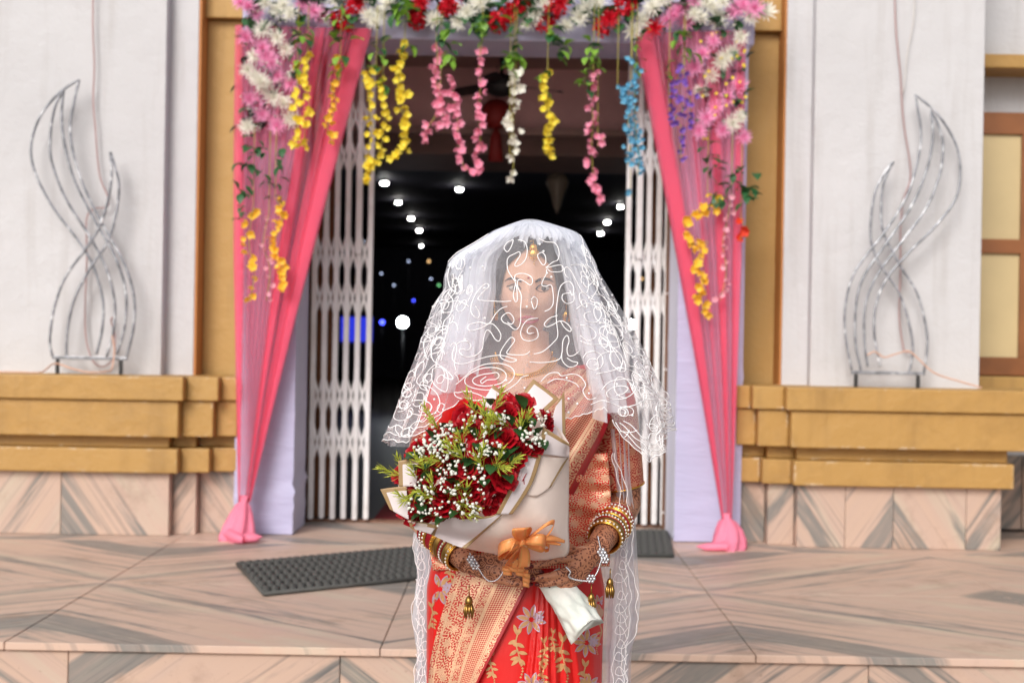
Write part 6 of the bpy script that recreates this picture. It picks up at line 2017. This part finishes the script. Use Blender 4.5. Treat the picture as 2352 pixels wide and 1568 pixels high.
def veil_pt(phd, v, k=1.0, fold=0.0, depth=1.0):
    ph = RAD(phd)
    s_, c_ = sin(ph), cos(ph)
    w = itp(OR if s_ > 0 else OL, v) * k
    yf, yb = itp(OF, v), itp(OB, v)
    r = 1 + fold
    x = PX(1218, v, YC) + w * YC / FPX * math.copysign(abs(s_) ** .9, s_) * r
    y = YC - ((YC - yf) if c_ > 0 else (yb - YC)) * math.copysign(abs(c_) ** .85, c_) * r * depth
    return Vector((x, y, PZ(1218, v, YC)))
def veil_fold(phd, t):
    a = abs(phd)
    side = max(0, min(1, (a - 30) / 25)) * max(0, min(1, (150 - a) / 30))
    f = .040 * side * sin(RAD(phd * 14) + 3 * sin(RAD(phd * 3)) + 1.2 * t)
    f += .030 * side * sin(RAD(phd * 23) + 2 * t + 1)
    f += .012 * sin(RAD(phd * 6.3) + 1.5) * t
    # a few sharp creases down the front
    for (p0, p1, am) in ((4, -3, .05), (-12, -30, .03), (16, 22, .02), (-24, -36, .05), (27, 31, .03), (9, 12, .02)):
        c = p0 + (p1 - p0) * t
        f += am * math.exp(-((phd - c) / 1.1) ** 2) * min(1, t * 2)
    return f * min(1, t * 2.2) + .02 * sin(phd * .31 + 1) * sin(phd * .13) * math.exp(-((t - .12) / .1) ** 2)
veil_parent = None
NPH, NT_ = 420, 80
V, idx = [], []
for j in range(NT_):
    t = (j / (NT_ - 1)) ** 1.15
    for i in range(NPH):
        phd = -180 + 360 * i / NPH
        hem = itp(HEM, phd)
        v = 503.2 + (hem - 503.2) * t
        V.append(veil_pt(phd, v, 1, veil_fold(phd, t)))
veil = mesh_obj('veil', V, grid_faces(NPH, NT_, True), M['net'], person, True)
veil_b = bvh_of(veil)
# gathered net beside the face
for sgn in (-1, 1):
    for lay, (k0, a0, a1, dep) in enumerate(((.84, 38, 100, .86), (.72, 42, 112, .72), (.62, 46, 120, .60))):
        V = []; n1, n2 = 150, 50
        for j in range(n2):
            t = j / (n2 - 1)
            for i in range(n1):
                q = i / (n1 - 1)
                inner = a0 - (a0 - 4) * math.exp(-t * 9) + 4 * sin(4 * t + lay * 2 + sgn)
                ph = sgn * (inner + (a1 - inner) * q)
                vend = (868 if sgn < 0 else 915) - 40 * lay + 34 * sin(q * 5 + lay * 1.7 + sgn) + 10 * sin(q * 23 + lay)
                v = 514 + (vend - 514) * t
                f = .055 * sin(ph * .55 + 2 * sin(ph * .12) + lay + 1.2 * sin(2.4 * t)) + .035 * sin(ph * .21 * 6 + t * 4 + lay)
                kk = k0 * (1 - .10 * t)
                V.append(veil_pt(ph, v, kk, f * min(1, .3 + t), dep))
        mesh_obj('gathered_net', V, grid_faces(n1, n2), M['net_thick'], veil, True)
# gathers on the crown
for lay in range(3):
    V = []; n1, n2 = 260, 16
    for j in range(n2):
        t = j / (n2 - 1)
        for i in range(n1):
            ph = -150 + 300 * i / (n1 - 1)
            a = abs(ph)
            v = 506 + 4 * lay + (40 + 8 * sin(RAD(ph * 5) + lay) + 7 * sin(ph * .9 + lay * 3) + 9 * sin(ph * .37 + lay * 5) + 5 * sin(ph * 2.3 + lay) + 70 * min(1, max(0, a - 22) / 50)) * t
            f = .05 * sin(ph * .8 + lay * 2) * t
            V.append(veil_pt(ph, v, .97 - .05 * lay, f, .94 - .05 * lay))
    mesh_obj('crown_gathers', V, grid_faces(n1, n2), M['net_crown'], veil, True)
# long back of the veil down to the knees
def sheet(uL, uR, v0, v1, yy, amp, per, n1=160, n2=60, seedv=0):
    V = []
    for j in range(n2):
        t = j / (n2 - 1); v = v0 + (v1 - v0) * t
        a, b = itp(uL, v), itp(uR, v)
        for i in range(n1):
            s_ = i / (n1 - 1)
            u = a + (b - a) * s_ + 3 * sin(per * s_ * 1.3 + 5 * t + seedv)
            V.append(P(u, v, yy(s_, t) + amp * sin(per * s_ + 1.5 * sin(3 * t + seedv))))
    return mesh_obj('veil_back', V, grid_faces(n1, n2), M['net_back'], veil, True)
sheet([(850, 1010), (1000, 985), (1150, 960), (1240, 945), (1320, 958), (1420, 948), (1500, 962), (1700, 944)], [(850, 1420), (1000, 1455), (1150, 1462), (1300, 1458), (1420, 1466), (1500, 1452), (1700, 1446)], 860, 1700, lambda s_, t: 3.34, .02, 40)
sheet([(990, 1400), (1100, 1412), (1200, 1424), (1300, 1412), (1400, 1398), (1500, 1394), (1700, 1392)], [(990, 1446), (1100, 1448), (1200, 1458), (1300, 1462), (1380, 1468), (1450, 1462), (1500, 1444), (1700, 1436)], 985, 1700, lambda s_, t: 3.10 + .03 * t, .018, 22, 60, 60, 2)
sheet([(1225, 958), (1260, 950), (1320, 956), (1420, 946), (1500, 960), (1700, 944)], [(1225, 985), (1300, 996), (1400, 990), (1700, 985)], 1225, 1700, lambda s_, t: 3.20, .016, 14, 50, 50, 1)
# embroidery: cords couched on the net
cords = MB()
def cord_px(pts, r=.00105, target=None, wob=True):
    target = target or veil_b
    sp = smooth_path([(a, b, 0) for a, b in pts], 6)
    seg = []
    for p in sp:
        d = ray(p.x, p.y); h = target.ray_cast(CAM, d.normalized())
        if h[0] is None:
            if len(seg) > 2: cords.tube(seg, r, 5)
            seg = []; continue
        q = h[0] - d.normalized() * .0012
        if seg and (q - seg[-1]).length > .055:
            if len(seg) > 2: cords.tube(seg, r, 5)
            seg = []
        seg.append(q)
    if len(seg) > 2: cords.tube(seg, r, 5)
TR = [
 [(975, 240), (960, 290), (930, 330), (905, 300), (930, 260), (970, 240)],
 [(1010, 240), (1060, 255), (1080, 310), (1070, 380), (1040, 420), (1000, 440), (985, 430), (1000, 400), (1025, 360), (1020, 330), (985, 345), (940, 370), (928, 410), (935, 470), (965, 520), (990, 560), (985, 600), (975, 660), (990, 705), (1005, 690), (1000, 600), (985, 530), (1000, 500), (1060, 495), (1110, 520), (1120, 560), (1100, 580), (1070, 560), (1030, 540), (1008, 550), (1010, 600), (1035, 660), (1030, 760), (1030, 850), (1015, 900), (985, 915), (940, 880), (900, 860), (885, 830), (910, 800), (940, 790), (970, 815), (980, 850), (960, 875), (930, 860)],
 [(1160, 350), (1190, 335), (1215, 360), (1220, 410), (1200, 430), (1175, 400), (1160, 370), (1160, 350)],
 [(1170, 230), (1220, 255), (1290, 265), (1320, 330), (1310, 390), (1270, 410), (1220, 450)],
 [(1225, 450), (1330, 430), (1350, 460), (1330, 480), (1260, 480), (1230, 460), (1222, 500), (1200, 540), (1190, 580), (1220, 590), (1260, 580), (1275, 640), (1275, 720), (1250, 760), (1210, 780)],
 [(1400, 620), (1420, 660), (1430, 600), (1400, 555), (1350, 570), (1320, 620), (1300, 760), (1300, 850), (1310, 960), (1280, 1010), (1200, 1080), (1130, 1100)],
 [(1400, 640), (1350, 650), (1345, 690), (1380, 720), (1430, 700), (1430, 640)],
 [(1110, 690), (1130, 670), (1155, 690), (1150, 740), (1130, 760), (1110, 700)],
 [(1160, 830), (1090, 840), (1050, 880), (1030, 940), (1050, 990), (1110, 1000), (1160, 970), (1150, 910), (1110, 890), (1080, 920), (1090, 945), (1130, 940)],
 [(1310, 810), (1250, 830), (1210, 870), (1225, 895), (1270, 880), (1330, 850), (1380, 870), (1410, 910), (1400, 930), (1360, 900), (1330, 850)],
 [(630, 910), (660, 925), (740, 900), (800, 870), (840, 890), (880, 950), (870, 1000), (840, 990), (800, 930), (770, 925), (750, 990), (740, 1060), (690, 1110), (620, 1120), (570, 1090), (580, 1060), (630, 1070), (655, 1040), (630, 1005), (570, 1010), (530, 1050), (515, 1110), (530, 1160), (590, 1175), (680, 1150), (780, 1120), (880, 1110), (960, 1130), (1000, 1145), (960, 1160), (900, 1140), (875, 1110), (890, 1060), (940, 990), (965, 975), (985, 1000), (950, 1050), (925, 1090), (960, 1105), (1060, 1105), (1100, 1080)],
 [(630, 910), (640, 880), (720, 860), (790, 870), (840, 800), (880, 760), (930, 740)],
 [(960, 700), (900, 705), (800, 700), (710, 690), (740, 640), (790, 590), (770, 570), (730, 600), (690, 650), (660, 720), (655, 780), (690, 825), (715, 820), (715, 780), (690, 740)],
 [(540, 1330), (600, 1280), (660, 1225), (750, 1180), (860, 1170), (940, 1190), (980, 1230), (970, 1290), (900, 1340), (800, 1370), (690, 1360), (620, 1330), (615, 1280), (680, 1230), (760, 1205), (850, 1205), (910, 1235), (920, 1280), (880, 1320), (790, 1340), (710, 1335), (670, 1310), (680, 1280), (740, 1255), (810, 1245), (850, 1240), (868, 1265), (840, 1290), (780, 1295), (740, 1320), (730, 1300), (770, 1270)],
 [(1090, 1260), (1040, 1275), (1000, 1320), (930, 1370), (860, 1410), (780, 1430), (700, 1400), (620, 1380), (560, 1390), (530, 1390), (545, 1420), (600, 1440), (680, 1450), (760, 1440), (850, 1430)],
 [(1500, 1130), (1530, 1090), (1590, 1080), (1640, 1110), (1650, 1170), (1620, 1210), (1560, 1215), (1530, 1180), (1550, 1140), (1600, 1140), (1610, 1170), (1580, 1185)],
 [(1100, 1160), (1200, 1165), (1310, 1145), (1340, 1100), (1350, 1000), (1380, 960), (1395, 1000), (1380, 1060), (1390, 1110), (1430, 1110), (1470, 1080)],
 [(1340, 1090), (1345, 1150), (1390, 1195), (1440, 1190), (1460, 1165), (1420, 1155), (1380, 1130)],
 [(1180, 1310), (1240, 1250), (1310, 1240), (1340, 1265), (1420, 1250), (1480, 1270), (1520, 1330), (1500, 1380), (1540, 1440), (1600, 1430)],
 [(1230, 1320), (1290, 1290), (1370, 1295), (1440, 1320), (1470, 1350)],
 [(1640, 1370), (1700, 1310), (1790, 1290), (1870, 1300), (1900, 1350), (1860, 1410), (1780, 1440), (1700, 1430), (1680, 1390), (1730, 1350), (1800, 1340), (1840, 1360), (1800, 1400), (1750, 1410)],
 [(1450, 760), (1520, 720), (1600, 740), (1640, 800), (1600, 860), (1530, 850), (1510, 800), (1560, 780)],
 [(1540, 590), (1590, 550), (1610, 600), (1580, 660), (1560, 700), (1620, 720), (1700, 760), (1760, 790)],
 [(1410, 430), (1480, 430), (1550, 470), (1580, 510), (1550, 530), (1510, 490)],
 [(430, 1190), (480, 1230), (520, 1280), (500, 1290), (450, 1270), (460, 1250)],
 [(370, 1210), (430, 1200), (480, 1260), (470, 1380), (400, 1350), (360, 1290), (370, 1210)],
 [(1480, 1000), (1560, 1030), (1680, 1030), (1760, 1080), (1800, 1140), (1780, 1200), (1700, 1230), (1600, 1250)],
 [(1870, 1130), (1930, 1100), (1960, 1170), (1920, 1210), (1890, 1180), (1910, 1150)],
 [(1760, 1200), (1850, 1220), (1930, 1260), (2010, 1320), (2060, 1400)],
 [(1560, 1480), (1640, 1450), (1720, 1470), (1800, 1500), (1900, 1480), (1980, 1440), (2070, 1450)],
 [(520, 380), (580, 370), (610, 410), (590, 460), (550, 450), (530, 410)], [(500, 420), (480, 520), (500, 600), (560, 640), (580, 580), (540, 520)],
 [(480, 640), (520, 700), (500, 800), (450, 860), (440, 960)], [(420, 720), (480, 710), (560, 700), (640, 740)], [(300, 1130), (340, 1040), (420, 980), (460, 1020), (420, 1080), (350, 1100)],
 [(150, 1500), (230, 1450), (330, 1460), (360, 1510), (300, 1560), (220, 1550)], [(230, 1270), (260, 1180), (300, 1160), (290, 1230), (250, 1290), (260, 1330), (330, 1340), (400, 1400), (420, 1480), (380, 1550)],
 [(1690, 680), (1740, 700), (1760, 760), (1730, 800), (1690, 770)], [(1640, 900), (1720, 880), (1780, 920), (1800, 980), (1760, 1010)], [(1480, 880), (1560, 900), (1600, 960), (1540, 1000), (1480, 960)]]
for p in TR: cord_px([cu1(*q) for q in p])
# lower hems: lines that follow the edge
for (a, b, k) in ((-96, -30, 0), (-96, -36, 14), (-94, -42, 30), (32, 96, 0), (34, 96, 13), (36, 97, 28), (38, 96, 46), (-28, 30, 0)):
    seg = []
    for i in range(120):
        ph = a + (b - a) * i / 119; hem = itp(HEM, ph)
        v = hem - 1.5 - k + (3 * sin(i * .5 + k) if k else 1.2 * sin(i * .9))
        t = ((v - 503.2) / (hem - 503.2))
        p = veil_pt(ph, v, 1, veil_fold(ph, t)); seg.append(p + Vector((0, -.0015, 0)))
    cords.tube(seg, .0010, 5)
# random scrolls on the sides
rs = random.Random(5)
for k in range(190):
    sg_ = rs.choice((-1, 1))
    ph, v = sg_ * rs.uniform(38, 100), rs.uniform(600, 985)
    hd = rs.uniform(0, 6.28); turn = rs.uniform(-.3, .3); seg = []
    for i in range(rs.randint(24, 46)):
        hem = itp(HEM, ph)
        if v > hem - 3 or v < 540: break
        t = (v - 503.2) / (hem - 503.2)
        seg.append(veil_pt(ph, v, 1, veil_fold(ph, t)) + Vector((0, -.0015, 0)))
        step = 3.4
        v += step * sin(hd); ph += sg_ * step * cos(hd) / 4.6
        turn += rs.gauss(0, .06); turn = max(-.45, min(.45, turn)); hd += turn
    if len(seg) > 6: cords.tube(seg, .0009, 5)
# tiny pearls
for k in range(40):
    ph, v = rs.uniform(-95, 95), rs.uniform(560, 960)
    hem = itp(HEM, ph)
    if v < hem - 6:
        t = (v - 503.2) / (hem - 503.2)
        cords.ball(veil_pt(ph, v, 1, veil_fold(ph, t)) + Vector((0, -.002, 0)), .0026, 6, 4)
# wavy lines down the long edges
for (uL, yy, a) in (([(1225, 952), (1260, 948), (1300, 962), (1340, 956), (1420, 946), (1470, 958), (1500, 964), (1560, 948), (1700, 945)], 3.19, 3), ([(1230, 966), (1290, 975), (1350, 962), (1430, 962), (1500, 976), (1560, 962), (1700, 962)], 3.19, 4), ([(1240, 985), (1300, 990), (1330, 975), (1400, 965), (1480, 985), (1560, 975), (1700, 975)], 3.19, 3),
                    ([(1040, 1412), (1100, 1432), (1180, 1448), (1260, 1452), (1300, 1448), (1360, 1462), (1420, 1466), (1450, 1460), (1480, 1440), (1530, 1438), (1700, 1434)], 3.08, 3), ([(1040, 1408), (1140, 1424), (1240, 1440), (1320, 1440), (1380, 1450), (1440, 1446), (1480, 1430), (1560, 1430), (1700, 1425)], 3.08, 3), ([(1300, 1425), (1360, 1428), (1440, 1424), (1500, 1412), (1560, 1405), (1700, 1400)], 3.09, 3)):
    seg = []
    for i in range(140):
        v = uL[0][0] + (uL[-1][0] - uL[0][0]) * i / 139
        seg.append(P(itp(uL, v) + a * sin(v * .055 + a) + 2 * sin(v * .13 + 2 * a), v, yy - .022))
    cords.tube(seg, .0008, 5)
# scallops worked across the long edges
for (u0, du, yy) in ((952, 30, 3.165), (1446, -34, 3.055)):
    for k in range(16):
        v = 1235 + 30 * k + rs.uniform(-6, 6)
        n_ = rs.uniform(.6, 1.1)
        cords.tube(smooth_path([P(u0 + du * .1, v, yy), P(u0 + du * .5 * n_, v + 16, yy), P(u0 + du * n_, v + 12, yy), P(u0 + du * .8 * n_, v - 4, yy), P(u0 + du * .45 * n_, v + 4, yy), P(u0 + du * .2, v + 26, yy)], 5), .0007, 5)
o = cords.build('embroidery', M['thread'], veil)
o['kind'] = 'stuff'
